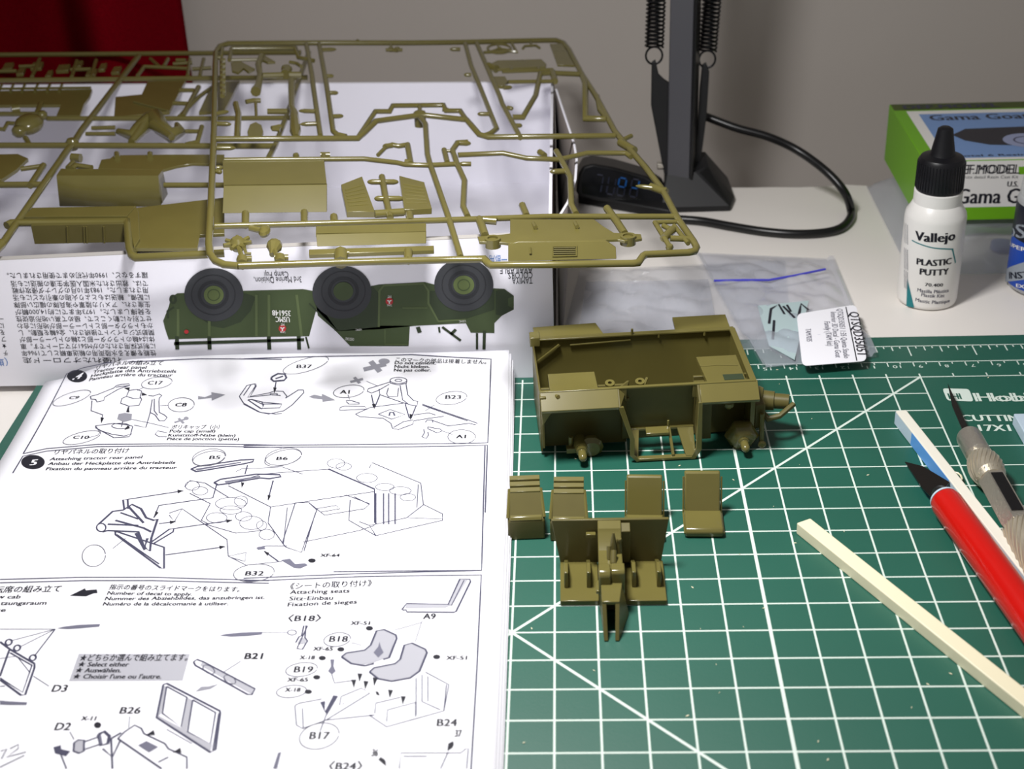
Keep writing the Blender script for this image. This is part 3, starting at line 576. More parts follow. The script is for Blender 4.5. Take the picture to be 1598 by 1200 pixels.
L(k, D, [(1150, 545), (1170, 530), (1210, 545), (1515, 705), (1495, 740), (1470, 738), (1160, 565)], 0.35, True); k.ring(D(1240, 590), 10, 5.5, 0.3, rot=30); k.ring(D(1365, 650), 10, 5.5, 0.3, rot=30); L(k, D, [(1430, 540), (1320, 610)], 0.15)
L(k, D, [(700, 1000), (740, 960), (800, 920), (840, 940), (855, 970), (980, 1030), (1000, 1060), (1110, 1110), (1110, 1179)], 0.3); L(k, D, [(700, 1000), (960, 1179)], 0.35); L(k, D, [(660, 1000), (720, 965)], 0.4); L(k, D, [(660, 1000), (668, 1179)], 0.35); L(k, D, [(610, 1060), (668, 1110), (715, 1010)], 0.35); L(k, D, [(940, 1140), (1000, 1110)], 0.3); L(k, D, [(770, 870), (765, 935)], 0.15); L(k, D, [(415, 960), (440, 1005)], 0.15); L(k, D, [(990, 945), (1140, 1030)], 0.15); L(k, D, [(360, 1090), (395, 1179)], 0.25)
L(k, D, [(440, 1025), (465, 1008), (500, 1010), (498, 1075), (470, 1087), (437, 1075)], 0.35, True); L(k, D, [(500, 1020), (585, 990)], 0.3); L(k, D, [(500, 1065), (590, 1035)], 0.3); L(k, D, [(585, 975), (620, 958), (650, 985), (640, 1030), (600, 1040)], 0.6, True); L(k, D, [(340, 1045), (345, 1075), (405, 1090)], 1.2)
L(k, E, [(940, 235), (968, 198), (1215, 203), (1285, 52), (1345, 55), (1348, 68), (1262, 245), (1250, 250), (970, 248), (965, 235), (945, 238)], 0.35); L(k, E, [(1215, 203), (1235, 210), (1310, 60)], 0.2)
L(k, E, [(582, 515), (610, 492), (720, 475), (755, 445), (790, 360), (835, 353), (905, 385), (910, 405), (865, 520), (830, 530)], 0.4); L(k, E, [(582, 515), (640, 555), (720, 568), (775, 555)], 0.4); L(k, E, [(748, 605), (775, 580), (900, 555), (930, 530), (955, 445), (1000, 433), (1080, 470), (1090, 490), (1045, 600), (990, 640), (880, 660), (800, 645)], 0.4, True)
L(k, E, [(320, 460), (380, 330)], 0.25); L(k, E, [(310, 430), (330, 395), (345, 390), (358, 330), (372, 328), (365, 400), (380, 420), (350, 470), (315, 465)], 0.3); L(k, E, [(110, 372), (262, 370)], 0.12); k.ring(E(288, 370), 26 / 3.805, 15 / 3.805, 0.3)
L(k, E, [(1060, 300), (1020, 425)], 0.12); L(k, E, [(1060, 310), (900, 355)], 0.12); L(k, E, [(525, 620), (540, 670), (650, 655)], 0.2); L(k, E, [(640, 430), (700, 445)], 0.12)
for a in ([(305, 805), (330, 790), (465, 765)], [(305, 805), (315, 920), (350, 940), (490, 890), (780, 860), (745, 860), (850, 930), (1190, 835), (1220, 680), (1080, 605)], [(350, 820), (355, 940)], [(490, 890), (750, 730), (700, 700), (580, 750), (570, 800), (600, 790)], [(780, 850), (785, 790), (930, 755)], [(850, 900), (855, 830), (1020, 785), (1022, 870)], [(1060, 620), (1060, 780), (1170, 830)], [(1095, 630), (1095, 780)], [(1190, 830), (1205, 680)], [(1025, 640), (1025, 860)], [(925, 1179), (935, 1085), (1290, 1085), (1320, 1060), (1335, 1060), (1325, 1179)], [(1215, 1080), (1170, 1179)], [(950, 1105), (1090, 1105)], [(495, 850), (455, 955)]): L(k, E, a, 0.2)
L(k, E, [(470, 780), (490, 850), (548, 745)], 0.9)
k.done('step_six_drawing', 'ink_grey', bk, 'stuff')
k = Ink(CB, 0.09); k.auto = True
k.poly([E(968, 200), E(1215, 203), E(1285, 55), E(1330, 57), E(1240, 205), E(1200, 222), E(960, 225)]); k.poly([E(590, 512), E(612, 495), E(722, 478), E(760, 445), E(792, 362), E(835, 356), E(905, 390), E(862, 515), E(770, 550), E(700, 562), E(640, 550)])
k.poly([E(755, 605), E(778, 582), E(905, 557), E(935, 532), E(958, 447), E(1000, 436), E(1078, 472), E(1085, 492), E(1042, 598), E(985, 638), E(880, 656), E(800, 642)]); k.poly([E(318, 435), E(340, 400), E(378, 405), E(365, 435), E(340, 440)])
k.poly([D(970, 690), D(990, 690), D(958, 850), D(932, 872)]); k.poly([D(935, 860), D(1260, 1035), D(1250, 1078), D(935, 880)]); k.poly([D(1110, 755), D(1145, 772), D(1108, 955), D(1075, 935)]); k.poly([D(1200, 545), D(1515, 705), D(1495, 738), D(1190, 565)]); k.poly([D(440, 1025), D(465, 1010), D(500, 1012), D(496, 1072), D(470, 1084), D(440, 1073)])
k.done_each('tone_patch', 'tone', bk)
k = Ink(CB, 0.13); k.auto = True
for f, pts in ((D, [(340, 345), (385, 335), (470, 325), (595, 320), (590, 335), (480, 345), (400, 350)]), (D, [(1305, 388), (1350, 378), (1450, 370), (1558, 366), (1555, 382), (1450, 392), (1370, 395)]), (D, [(0, 775), (60, 780), (162, 785), (158, 800), (60, 800), (0, 798)]), (E, [(175, 1179), (205, 1085), (225, 1080), (200, 1179)]), (D, [(820, 1040), (870, 1015), (940, 1050), (885, 1082)]), (E, [(502, 600), (520, 570), (535, 570), (548, 600), (525, 620)]), (E, [(772, 490), (800, 455), (808, 425), (815, 455), (832, 490), (800, 520)]), (D, [(588, 985), (600, 975), (610, 1030), (595, 1035)]), (E, [(515, 530), (540, 530), (535, 575), (520, 575)])):
    k.poly([f(*p) for p in pts])
k.done_each('tool_symbol', 'tone_dark', bk)
# ------------------------------------------------------------------ plastic sprues lying across the open box
def piece(parent, name='kit_part', m_='olive'):
    b = MB(); b._fin = lambda bevel=0.15: b.build(name, m_, parent, bevel=bevel); return b
class Sprue:
    def __init__(s, root, p0, n, r): s.root = root; s.p0 = Vector(p0); s.n = Vector(n).normalized(); s.r = r; s.run = MB()
    def at(s, x, y, dz=0.0): return hit(x, y, s.p0 + s.n * dz, s.n)
    def bar(s, pts, r=None, dz=0.0, n=8): s.run.tube([s.at(x, y, dz) for x, y in pts], r or s.r, n); return s
    def stub(s, a, b_, r=None, dz=0.0):                 # short gate with a pointed end at b_
        r = r or s.r * 0.8; A_ = s.at(*a, dz); B_ = s.at(*b_, dz)
        s.run.tube([A_, A_.lerp(B_, 0.7), A_.lerp(B_, 0.9), B_], [r, r, r * 0.7, r * 0.2], 8); return s
    def plate(s, name, pts, th=1.2, dz=0.0, m_='olive', bevel=0.15):
        b = MB(); b.slab([s.at(x, y, dz) for x, y in pts], -s.n * th); return b.build(name, m_, s.root, bevel=bevel)
    def drop(s, name, top, face, th=1.0, m_='olive', slant=9.0):   # L-shaped piece: plate plus a front face reaching straight down to the pixels of face
        b = MB(); P_ = [s.at(x, y) for x, y in top]; b.slab(P_, -s.n * th)
        a, c = P_[-1], P_[-2]                           # last edge of top = fold line, left to right reversed
        lo = []
        for q, (x, y) in ((a, face[0]), (c, face[1])):
            lo.append(hit(x, y, (0, q.y - slant, 0), (0, 1, 0)))
        b.slab([a, c, lo[1], lo[0]], (0, th, 0)); return b.build(name, m_, s.root, bevel=0.15)
    def rod(s, name, pts, r, dz=0.0, m_='olive', n=8):
        b = MB(); b.tube([s.at(x, y, dz) for x, y in pts], r, n); return b.build(name, m_, s.root)
    def finish(s): return s.run.build('runner_frame', 'olive', s.root, smooth=50)

sp = thing('sprue_frame', 'olive green plastic sprue with thin round runners lying on top of the other', 'sprue', (-30, 270, 55), 'sprues on the kit box')
F = Sprue(sp, (12.5, 0, 63.2), (0.08, 0, 1), 1.3)
# outer frame
F.bar([(372,415),(350,413),(336,407),(328,397),(326,380),(330,300),(334,200),(336,100),(337,82),(343,72),(356,68),(500,67),(640,67),(720,66),(850,63),(868,63),(879,67),(888,78),(908,116),(930,150),(960,206),(982,232),(1008,262),(1035,298),(1058,342),(1083,378),(1087,386),(1084,392),(1074,394),(1008,397),(1003,400),(996,410),(988,411),(767,414),(762,411),(755,404),(680,406),(523,410),(372,415)], 1.35)
# main inner runners
F.bar([(337,217),(558,216),(568,208),(587,189),(646,181),(665,180),(728,187),(748,210),(762,214),(960,212)])
F.bar([(560,213),(586,174),(608,174),(613,165),(692,164),(696,173),(718,173),(727,186)], 1.15)
F.bar([(656,183),(664,194),(667,241),(671,256),(700,340),(719,402)], 1.25); F.bar([(655,164),(655,178)], 1.0)
F.bar([(350,250),(428,249),(568,248),(620,254),(633,257),(667,258),(712,256)], 1.1)
F.bar([(730,222),(714,223),(706,235),(714,258),(725,282),(723,323),(730,338)], 1.25); F.bar([(693,234),(698,254)], 1.2); F.bar([(692,235),(706,236)], 0.7); F.stub((714,223),(735,224),1.2)
F.bar([(715,242),(785,239),(822,247),(869,249),(882,247),(916,239),(977,239),(985,245)], 1.15)
F.bar([(868,236),(876,250),(890,277),(892,321),(899,334)], 1.3); F.bar([(842,237),(850,243)], 1.3); F.stub((886,267),(858,268),1.2)
F.bar([(335,353),(680,344),(859,338),(1055,338)], 1.2)
F.bar([(478,69),(487,118),(489,136),(500,212)], 1.2); F.bar([(498,69),(509,129),(520,205),(526,210),(540,213)], 1.2)
F.bar([(726,68),(735,102),(748,133),(775,201),(766,208),(755,212)], 1.2); F.bar([(744,68),(780,151),(784,163),(812,215)], 1.25)
F.bar([(800,183),(816,183),(836,149),(843,115),(862,114),(908,116)], 1.3); F.bar([(908,116),(913,130),(914,185),(945,186)], 1.5); F.bar([(793,128),(862,127)], 1.0); F.bar([(862,112),(866,127)], 1.6)
F.bar([(784,112),(863,109)], 1.0)
F.bar([(932,150),(936,172),(946,184)], 1.2)
for a, b_ in (((763,178),(745,178)), ((786,137),(799,136)), ((792,168),(801,170)), ((803,196),(815,196)), ((735,117),(724,117)), ((690,171),(701,171)), ((500,78),(525,77)), ((509,119),(521,119)), ((514,145),(528,145)), ((518,182),(536,181)), ((497,174),(466,173)), ((500,193),(468,194)), ((338,193),(361,194)), ((336,178),(357,174)), ((338,231),(368,231)), ((338,262),(348,262)), ((338,267),(346,269)), ((735,256),(716,256)), ((985,212),(968,220)), ((558,64),(560,66)), ((620,79),(606,77)), ((1040,296),(992,290)), ((718,77),(702,77))): F.stub(a, b_)
for p in ((610,77),(620,77)): F.run.ball(F.at(*p), 1.6, 8)
F.bar([(602,78),(628,78)], 0.9); F.bar([(610,69),(610,78)], 0.7)
F.bar([(338,90),(345,90),(347,75)], 1.0); F.bar([(361,76),(461,75),(466,90),(490,95)], 1.1); F.bar([(361,76),(358,94)], 1.0)
F.bar([(596,276),(602,310),(609,340)], 1.35)
for y, xl, xr in ((284,573,622), (310,584,631)):
    for x0, x1 in ((597 + (y - 284) * 0.2, xl), (599 + (y - 284) * 0.2, xr)): F.stub((x0, y), (x1, y), 1.15)
F.run.tube([F.at(655,178), F.at(655,178) - Vector((0, 0, 5.5))], 2.6, 12); F.run.ball(F.at(655,177), (2.9, 2.9, 1.5), 12)
F.bar([(383,333),(383,352)], 1.4); F.bar([(475,331),(475,349)], 1.4)
F.bar([(378,404),(378,413)], 2.0); F.bar([(437,402),(437,411)], 2.0); F.bar([(372,404),(393,404)], 1.2); F.bar([(428,402),(450,402)], 1.2)
F.bar([(532,394),(532,410)], 2.4); F.bar([(637,392),(637,407)], 1.6); F.bar([(527,395),(545,395)], 1.0)
F.bar([(521,338),(522,348)], 1.5); F.bar([(639,334),(640,346)], 1.5); F.bar([(585,334),(630,331)], 1.6)
F.bar([(815,320),(822,337)], 1.4); F.bar([(947,325),(962,345),(975,365)], 1.5); F.bar([(748,342),(757,368)], 1.6); F.bar([(753,343),(775,345)], 1.6)
F.bar([(1022,347),(1045,385)], 1.0); F.bar([(1022,347),(1058,346)], 0.9); F.bar([(1052,352),(1074,380)], 0.9); F.bar([(1046,372),(1080,373)], 1.2); F.bar([(1035,352),(1050,360)], 1.0); F.bar([(1036,372),(1050,358)], 1.6); F.run.ball(F.at(1045, 386), 1.5, 8)
F.bar([(1015,291),(1040,300)], 1.6); F.bar([(968,222),(990,235)], 1.8); F.bar([(590,242),(600,232)], 0.9)
F.bar([(632,253),(641,254)], 1.4); F.bar([(641,256),(636,226)], 1.3); F.bar([(636,226),(622,228),(612,226),(601,230)], 1.1); F.stub((612,227),(597,229),1.2)
F.bar([(505,243),(505,249)], 1.2); F.bar([(500,242),(515,242)], 1.3); F.run.ball(F.at(462, 243), 1.4, 8)
F.plate('corner_web', [(858,68),(878,68),(897,102),(870,101)], 1.0, 0.3)
# kit parts still on the runners
F.drop('bed_cover_part', [(347,250),(506,250),(510,288),(349,290)], [(347,333),(510,331)], 1.2)
for q in ([(532,288),(565,275),(585,330),(541,330)], [(623,274),(662,284),(674,325),(631,327)]):
    pl = F.plate('louvre_panel', q, 2.4, 0.6)
    c0 = [F.at(x, y, 0.62) for x, y in q]
    for t in (0.25, 0.36, 0.47, 0.58, 0.69, 0.8):
        a = c0[0].lerp(c0[3], t); b_ = c0[1].lerp(c0[2], t); b = MB(); d = (b_ - a)
        b.tube([a + d * 0.12, a + d * 0.88], 0.28, 5); o = b.build('louvre', 'olive', pl)
F.drop('engine_cover_part', [(493,353),(665,348),(665,362),(493,366)], [(495,385),(665,380)], 1.0, slant=4.0)
b = MB(); b.slab([F.at(482,389), F.at(677,383), F.at(677,390), F.at(482,397)], (0, 0, -1.6)); b.build('bar_part', 'olive', sp, bevel=0.2)
b = MB(); c = F.at(413, 361); b.ball(c, (2.1, 4.2, 2.0), 12); b.tube([F.at(390, 356), c], 1.1, 8); b.build('capsule_part', 'olive', sp)
b = MB(); c = F.at(371, 381)
b.ball(c, 3.0, 10)
for k in range(7): a = 2 * math.pi * k / 7; b.tube([c, c + Vector((5.0 * math.cos(a), 5.4 * math.sin(a), 0.6))], [1.3, 0.8], 6)
b.tube([F.at(378, 404), c], 0.9, 6); b.tube([F.at(381, 385), F.at(384, 396), F.at(392, 396)], 0.6, 6); b.build('winch_part', 'olive', sp)
b = MB(); b.lathe([(0.3, 4.5), (2.6, 1.5), (2.8, 0), (1.4, -3), (1.0, -5)], F.at(428, 385), (0, 1, 0.2), 10); b.tube([F.at(428, 390), F.at(432, 402)], 0.9, 6); b.build('headlamp_part', 'olive', sp)
b = MB()
for y in (96, 104, 112, 120, 128, 136, 144):
    b.tube([F.at(344, y), F.at(352, y)], 1.5, 8)
b.tube([F.at(346, 92), F.at(347, 150)], 1.1, 8); b.build('spring_part', 'olive', sp)
# dashboard part
top = [(796,342),(927,342),(940,352),(958,363),(1000,365),(1002,372),(975,376),(964,373),(793,379),(784,378),(748,377),(745,369),(782,366),(796,364)]
b = MB(); b.slab([F.at(x, y, 0.4) for x, y in top], (0, 0, -1.1)); dash = b.build('dashboard_part', 'olive', sp, bevel=0.15)
b = MB(); fl_ = [(793,381),(809,377),(945,376),(961,387),(962,404),(793,408)]; y0 = F.at(793, 381).y
b.slab([Vector((hit(x, y, (0, y0, F.at(793, 381).z), (0, 1, -0.6)))) for x, y in fl_], (0, 1.2, 0)); fc = b.build('dashboard_face', 'olive', dash, bevel=0.15)
def fpt(x, y): return hit(x, y, (0, y0 - 0.3, F.at(793, 381).z), (0, 1, -0.6))
for y in (387, 390, 393, 396): b = MB(); b.tube([fpt(864, y), fpt(898, y - 0.5)], 0.22, 5); b.build('grille_slat', 'olive', dash)
b = MB(); q = [fpt(863, 385), fpt(900, 384), fpt(900, 399), fpt(863, 400)]; b.tube(q, 0.25, 5, closed=True); b.tube([fpt(827, 386), fpt(828, 396)], 0.5, 6); b.build('face_relief', 'olive', dash)
for x, y in ((769, 376), (980, 372)):
    b = MB(); c = F.at(x, y); b.lathe([(1.9, -2.2), (2.9, -2.2), (2.9, 1.2), (1.9, 1.2), (1.9, -2.2)], c, (0, 0, 1), 20, caps=False); b.build('bracket_ring', 'olive', dash)
for p in ((832, 348), (897, 347)): b = MB(); b.tube([F.at(*p, 0.4), F.at(p[0] + 4, p[1] + 7, 1.2)], 0.8, 6); b.build('locating_pin', 'olive', dash)
# steering wheel and small parts at the far corner
b = MB(); b.tube([F.at(779 + 18 * math.cos(t * math.pi / 12), 76 + 7 * math.sin(t * math.pi / 12)) for t in range(24)], 0.7, 6, closed=True)
for t in (20, 140, 260): b.tube([F.at(779, 76), F.at(779 + 17 * math.cos(math.radians(t)), 76 + 6.5 * math.sin(math.radians(t)))], 0.6, 6)
b.ball(F.at(779, 76), 1.3, 8); b.build('steering_wheel_part', 'olive', sp)
F.rod('lever_part', [(799,68),(806,81),(798,80),(755,82)], 0.8); F.rod('hook_part', [(816,76),(819,72),(836,71),(842,75)], 0.7); F.bar([(828,64),(829,72)], 0.7)
F.plate('step_part', [(776,94),(845,92),(853,100),(852,104),(778,107),(766,104),(768,98)], 1.5, 0.3); F.bar([(762,103),(775,108)], 2.0); F.bar([(798,106),(798,112)], 0.8); F.bar([(840,105),(841,111)], 0.8)
F.plate('bracket_part', [(770,119),(788,119),(793,127),(786,134),(776,133)], 1.6, 0.3)
# cluster near the far left corner
F.rod('horn_part', [(408,88),(403,100),(406,118),(403,134),(399,143)], [1.6, 1.5, 1.4, 1.7, 2.4]); F.plate('bracket_part', [(402,90),(412,85),(430,96),(418,97)], 1.2)
F.rod('lever_part', [(361,94),(405,93)], 0.8); F.rod('axle_part', [(410,118),(442,117)], 1.4); F.rod('axle_part', [(451,117),(470,117)], 1.6)
b = MB(); b.lathe([(2.2, -4), (2.2, 4)], F.at(447, 112), (0, 1, 0), 10); b.ball(F.at(447, 108), 2.6, 8); b.build('gear_part', 'olive', sp)
F.plate('linkage_part', [(360,97),(375,95),(398,107),(388,112),(380,106),(372,113),(362,110)], 1.2); F.rod('lever_part', [(452,97),(463,99),(470,104)], 0.9)
F.rod('pipe_part', [(368,162),(372,178),(370,216)], 1.4); F.rod('pipe_part', [(384,159),(395,157),(407,157)], 1.1); F.rod('pipe_part', [(399,160),(400,183)], 0.7); F.plate('plug_part', [(386,205),(390,194),(399,190),(408,195),(411,205),(408,213),(388,213)], 1.5)
F.rod('arm_part', [(455,125),(455,168),(459,176),(461,205),(462,214)], [1.6, 1.4, 1.8, 2.4, 1.5])
F.rod('linkage_part', [(417,174),(448,174)], 1.3); F.rod('lever_part', [(424,200),(438,197)], 1.0); F.rod('lever_part', [(425,202),(437,203)], 0.8)
F.finish()

# ------------------------------------------------------------------ the lower sprue, square to the box
s2 = thing('sprue_frame', 'olive green plastic sprue carrying large box-shaped parts at the red curtain side', 'sprue', (-190, 270, 55), 'sprues on the kit box')
G2 = Sprue(s2, (-100, 0, 58.6), (0.02, 0, 1), 1.5)
G2.bar([(4,380),(104,236),(113,226),(126,205),(216,88)], 1.5); G2.run.ball(G2.at(113, 225), 3.2, 10)
G2.bar([(-40,86),(331,83),(470,82)], 1.3); G2.bar([(-40,126),(331,122),(480,121)], 1.3)
G2.bar([(74,185),(327,185),(453,184)], 1.2); G2.bar([(-40,178),(60,178),(75,185)], 1.2); G2.bar([(-40,227),(104,227),(327,228),(432,228)], 1.4); G2.bar([(-40,289),(68,288)], 1.4); G2.bar([(256,289),(350,289)], 1.2)
G2.bar([(10,352),(18,348),(198,346),(199,353),(202,388),(206,399),(213,402),(322,397),(350,395)], 1.6); G2.bar([(2,380),(-10,392)], 2.0)
G2.bar([(419,247),(430,226),(446,185),(468,120),(482,82)], 1.3); G2.bar([(68,258),(47,290)], 1.4); G2.bar([(68,259),(32,264)], 1.1)
G2.bar([(112,246),(126,247)], 2.0); G2.bar([(112,264),(118,258),(143,262)], 1.3); G2.bar([(106,262),(114,254)], 1.2)
G2.bar([(330,137),(312,150),(278,184)], 1.0); G2.bar([(285,182),(310,136)], 1.3); G2.bar([(270,161),(296,162)], 1.1); G2.bar([(280,141),(303,141)], 1.1)
G2.bar([(143,200),(180,199)], 1.0); G2.bar([(134,209),(180,209)], 1.0); G2.bar([(315,198),(308,222),(290,226)], 1.2); G2.bar([(288,205),(313,205)], 1.0); G2.bar([(64,161),(58,176)], 1.3); G2.bar([(18,172),(30,170)], 2.2)
G2.bar([(40,216),(46,227)], 1.4); G2.bar([(-10,200),(6,202),(12,192),(24,193)], 1.0)
# far row of small parts between the two far runners
for i, x in enumerate((8, 30, 52, 75, 92, 118, 138, 158, 178)):
    wd = (14, 10, 16, 8, 18, 12, 14, 9, 12)[i]; y = (98, 106, 97, 110, 101, 95, 108, 99, 104)[i]
    G2.plate('small_part', [(x, y), (x + wd, y - 1), (x + wd - 4, y + 8), (x - 5, y + 9)], 1.8, 0.5)
for a, b_ in (((62,92),(50,120)), ((120,95),(112,120)), ((-20,112),(26,111)), ((30,104),(60,103)), ((110,109),(142,108)), ((150,94),(142,121)), ((225,104),(295,107)), ((225,104),(215,118)), ((235,92),(248,104)), ((262,92),(256,103)), ((270,100),(300,98)), ((296,92),(293,118)), ((318,92),(312,118)), ((300,108),(330,106)), ((275,94),(290,94))): G2.bar([a, b_], 1.0)
# the tall parts
G2.plate('panel_part', [(-30,142),(144,139),(140,150),(131,162),(125,180),(88,180),(95,163),(-30,164)], 1.6)
b = MB()
for x in (0, 18, 36, 56, 75, 94): b.tube([G2.at(x + 3, 132, 0.4), G2.at(x - 2, 143, 0.4)], 0.7, 6)
b.tube([G2.at(-30, 139, 0.4), G2.at(142, 137, 0.4)], 0.7, 6); b.build('ladder_part', 'olive', s2)
G2.plate('panel_part', [(178,181),(180,151),(221,147),(230,127),(290,124),(264,174),(194,181)], 1.6); G2.rod('ridge_part', [(209,159),(262,173)], 0.5, 0.3)
G2.plate('panel_part', [(310,175),(332,128),(374,126),(350,172)], 1.6); G2.plate('panel_part', [(-30,241),(28,240),(44,247),(40,250),(26,264),(2,280),(-30,284)], 1.6)
# big box part, open below
b = MB(); tz = 0
ft = [G2.at(88, 274), G2.at(247, 274)]
bt = [G2.at(95, 263), G2.at(254, 265)]
lowz = lambda x, y, q: Vector((hit(x, y, (0, q.y, 0), (0, 1, 0)).x, q.y, hit(x, y, (0, q.y, 0), (0, 1, 0)).z))
ff = [q_ - Vector((0, 7, 0)) for q_ in ft]; fb = [lowz(93, 322, ff[0]), lowz(250, 322, ff[1])]
b.add(ft + bt + fb + [Vector((fb[0].x, bt[0].y, fb[0].z)), Vector((fb[1].x, bt[1].y, fb[1].z))], [(0, 1, 3, 2), (0, 4, 5, 1), (1, 5, 7, 3), (0, 2, 6, 4), (2, 3, 7, 6)])
b.build('cargo_box_part', 'olive', s2, solid=1.0, bevel=0)
G2.plate('cargo_rim_part', [(153,263),(158,249),(172,247),(178,242),(262,241),(350,241),(350,256),(300,255),(275,259),(254,265)], 1.2, -0.5)
b = MB(); b.tube([G2.at(182, 240), G2.at(183, 246)], 1.3, 8); b.tube([G2.at(234, 240), G2.at(234, 244)], 1.3, 8); b.build('rim_peg', 'olive', s2)
G2.plate('ledge_part', [(50,324),(212,321),(198,337),(36,338)], 1.4, 0.2)
b = MB(); q0 = G2.at(45, 352); lo = [lowz(54, 381, q0), lowz(196, 378, q0)]; up = [lowz(48, 352, q0), lowz(196, 349, q0)]
b.slab([up[0], up[1], lo[1], lo[0]], (0, 1.4, 0)); ph = b.build('ribbed_side_part', 'olive_shaded', s2, bevel=0.1)
for x in (105, 131, 135, 162): b = MB(); a = lowz(x, 353, q0); c = lowz(x + 1, 379, q0); b.tube([a + Vector((0, -0.2, 0)), c + Vector((0, -0.2, 0))], 0.45, 6); b.build('rib', 'olive_shaded', ph)
G2.plate('floor_part', [(214,324),(350,308),(350,364),(312,366),(308,387),(210,387),(198,346)], 1.4, -0.6)
b = MB(); q0 = G2.at(199, 340, 0.3)
b.slab([G2.at(198, 338, 0.6), G2.at(212, 321, 0.6), G2.at(216, 330, 0.6), G2.at(218, 372, 0.6), G2.at(209, 386, 0.6), G2.at(202, 346, 0.6)], (0, 0, -3.5)); b.build('step_riser_part', 'olive', s2, bevel=0.2)
# crouched figures
b = MB(); b.ball(G2.at(45, 194, 2), (6.5, 8.5, 4.5), 14); b.ball(G2.at(66, 180, 2.5), (2.4, 3.0, 2.4), 10); b.ball(G2.at(30, 205, 1.5), (3.5, 3.5, 3), 10); b.build('torso_part', 'olive', s2, smooth=60)
b = MB()
b.tube([G2.at(185, 205, 1), G2.at(205, 212, 1.5), G2.at(215, 200, 2), G2.at(232, 186, 3), G2.at(242, 184, 3.5), G2.at(252, 200, 3), G2.at(268, 212, 2), G2.at(280, 205, 1.5), G2.at(276, 194, 1.5)], [1.5, 2.6, 2.6, 3.2, 4.0, 3.6, 3.4, 2.6, 1.2], 10)
b.tube([G2.at(240, 186, 2), G2.at(222, 200, 1.5), G2.at(205, 222, 1)], [3.4, 3.0, 1.6], 10); b.tube([G2.at(240, 195, 4), G2.at(268, 214, 3.5)], [2.6, 1.6], 10)
b.build('seated_legs_part', 'olive', s2, smooth=60)
XL = -300.0                                              # the side of the frame beyond the picture
def ext(q_): return Vector((XL, q_.y, 58.6 - 0.02 * (XL + 100)))
ends = [G2.at(-40, 86), G2.at(-40, 126), G2.at(-40, 178), G2.at(-40, 227), G2.at(-40, 289), G2.at(-10, 392)]
for q_ in ends: G2.run.tube([q_, ext(q_)], 1.4, 8)
G2.run.tube([ext(ends[0]), ext(ends[-1])], 1.5, 8)
G2.finish()
# ------------------------------------------------------------------ part-built tractor hull
HA = math.radians(4.6); HO = Vector((8.4, 91.5, 0))
hull = thing('tractor_hull', 'olive plastic truck hull, part-built with bare axle stubs, on the mat', 'model', (45, 120, 0))
HM = Matrix.Translation(HO) @ Matrix.Rotation(HA, 4, 'Z')
def H(u, v, z): return HM @ Vector((u, v, z))
LN, WD, TZ, FZ = 75.0, 47.0, 27.0, 1.6                   # length, width over the rails, rail height, floor height
def hp(pts, off, name, m_='olive', bevel=0.15, parent=None):
    b = MB(); o = HM.to_3x3() @ Vector(off); b.slab([H(*p) for p in pts], o); return b.build(name, m_, parent or hull, bevel=bevel)
hp([(0, 17, FZ), (LN, 17, FZ), (LN, WD, FZ), (0, WD, FZ)], (0, 0, 1), 'hull_floor', 'olive_shaded')
hp([(0, WD, FZ), (LN, WD, FZ), (LN, WD, TZ - 1), (0, WD, TZ - 1)], (0, 1.2, 0), 'far_side_panel', 'olive')
hp([(0, 8, FZ), (0, 8, TZ - 2.4), (0, WD, TZ - 3), (0, WD, FZ)], (0.7, 0, 0), 'front_end_panel', 'olive_shaded')
hp([(LN - 1.2, 6, 3), (LN - 1.2, 6, TZ - 1), (LN - 1.2, WD, TZ - 1), (LN - 1.2, WD, 3)], (1.6, 0, 0), 'rear_end_panel')
hp([(LN - 1.8, 5, TZ - 1.0), (LN + 0.4, 5, TZ - 1.0), (LN + 0.4, WD, TZ - 1.2), (LN - 1.8, WD, TZ - 1.2)], (0, 0, 1.0), 'rear_rail')
# near side: inner wall with the doorway, lower tub and sponson ledges
hp([(0, 5, TZ - 5), (30, 5, TZ - 5), (30, 5, TZ), (0, 5, TZ)], (0, 1.2, 0), 'near_side_panel', 'olive_shaded')
hp([(53, 5, TZ - 5), (LN, 5, TZ - 5), (LN, 5, TZ), (53, 5, TZ)], (0, 1.2, 0), 'near_side_panel', 'olive_shaded')
hp([(55, 8, 3), (60.5, 8, 3), (60.5, 8, TZ - 5), (55, 8, TZ - 5)], (0, 1.2, 0), 'well_front_panel', 'olive_shaded')
hp([(0.8, 13, 0.6), (31, 13, 0.6), (31, 13, TZ - 3), (0.8, 13, TZ - 3)], (0, 1.2, 0), 'well_inner_panel', 'olive_shaded')
hp([(55, 16, 0.6), (LN, 16, 0.6), (LN, 16, TZ - 3), (55, 16, TZ - 3)], (0, 1.2, 0), 'well_inner_panel', 'olive_shaded')
hp([(0.8, 5.8, TZ - 5.5), (31, 5.8, TZ - 5.5), (31, 13.2, TZ - 5.5), (0.8, 13.2, TZ - 5.5)], (0, 0, 1), 'well_roof', 'olive_shaded')
hp([(55, 5.8, TZ - 5.5), (LN, 5.8, TZ - 5.5), (LN, 16.2, TZ - 5.5), (55, 16.2, TZ - 5.5)], (0, 0, 1), 'well_roof', 'olive_shaded')
hp([(29, 9.5, 4), (54, 9.5, 4), (54, 6.5, TZ - 0.6), (29, 6.5, TZ - 0.6)], (0, 1.2, 0), 'door_panel', 'olive_shaded')
hp([(0, 4.9, TZ - 0.3), (LN, 4.9, TZ - 0.3), (LN, 6.3, TZ - 0.3), (0, 6.3, TZ - 0.3)], (0, 0, 0.7), 'near_rail')
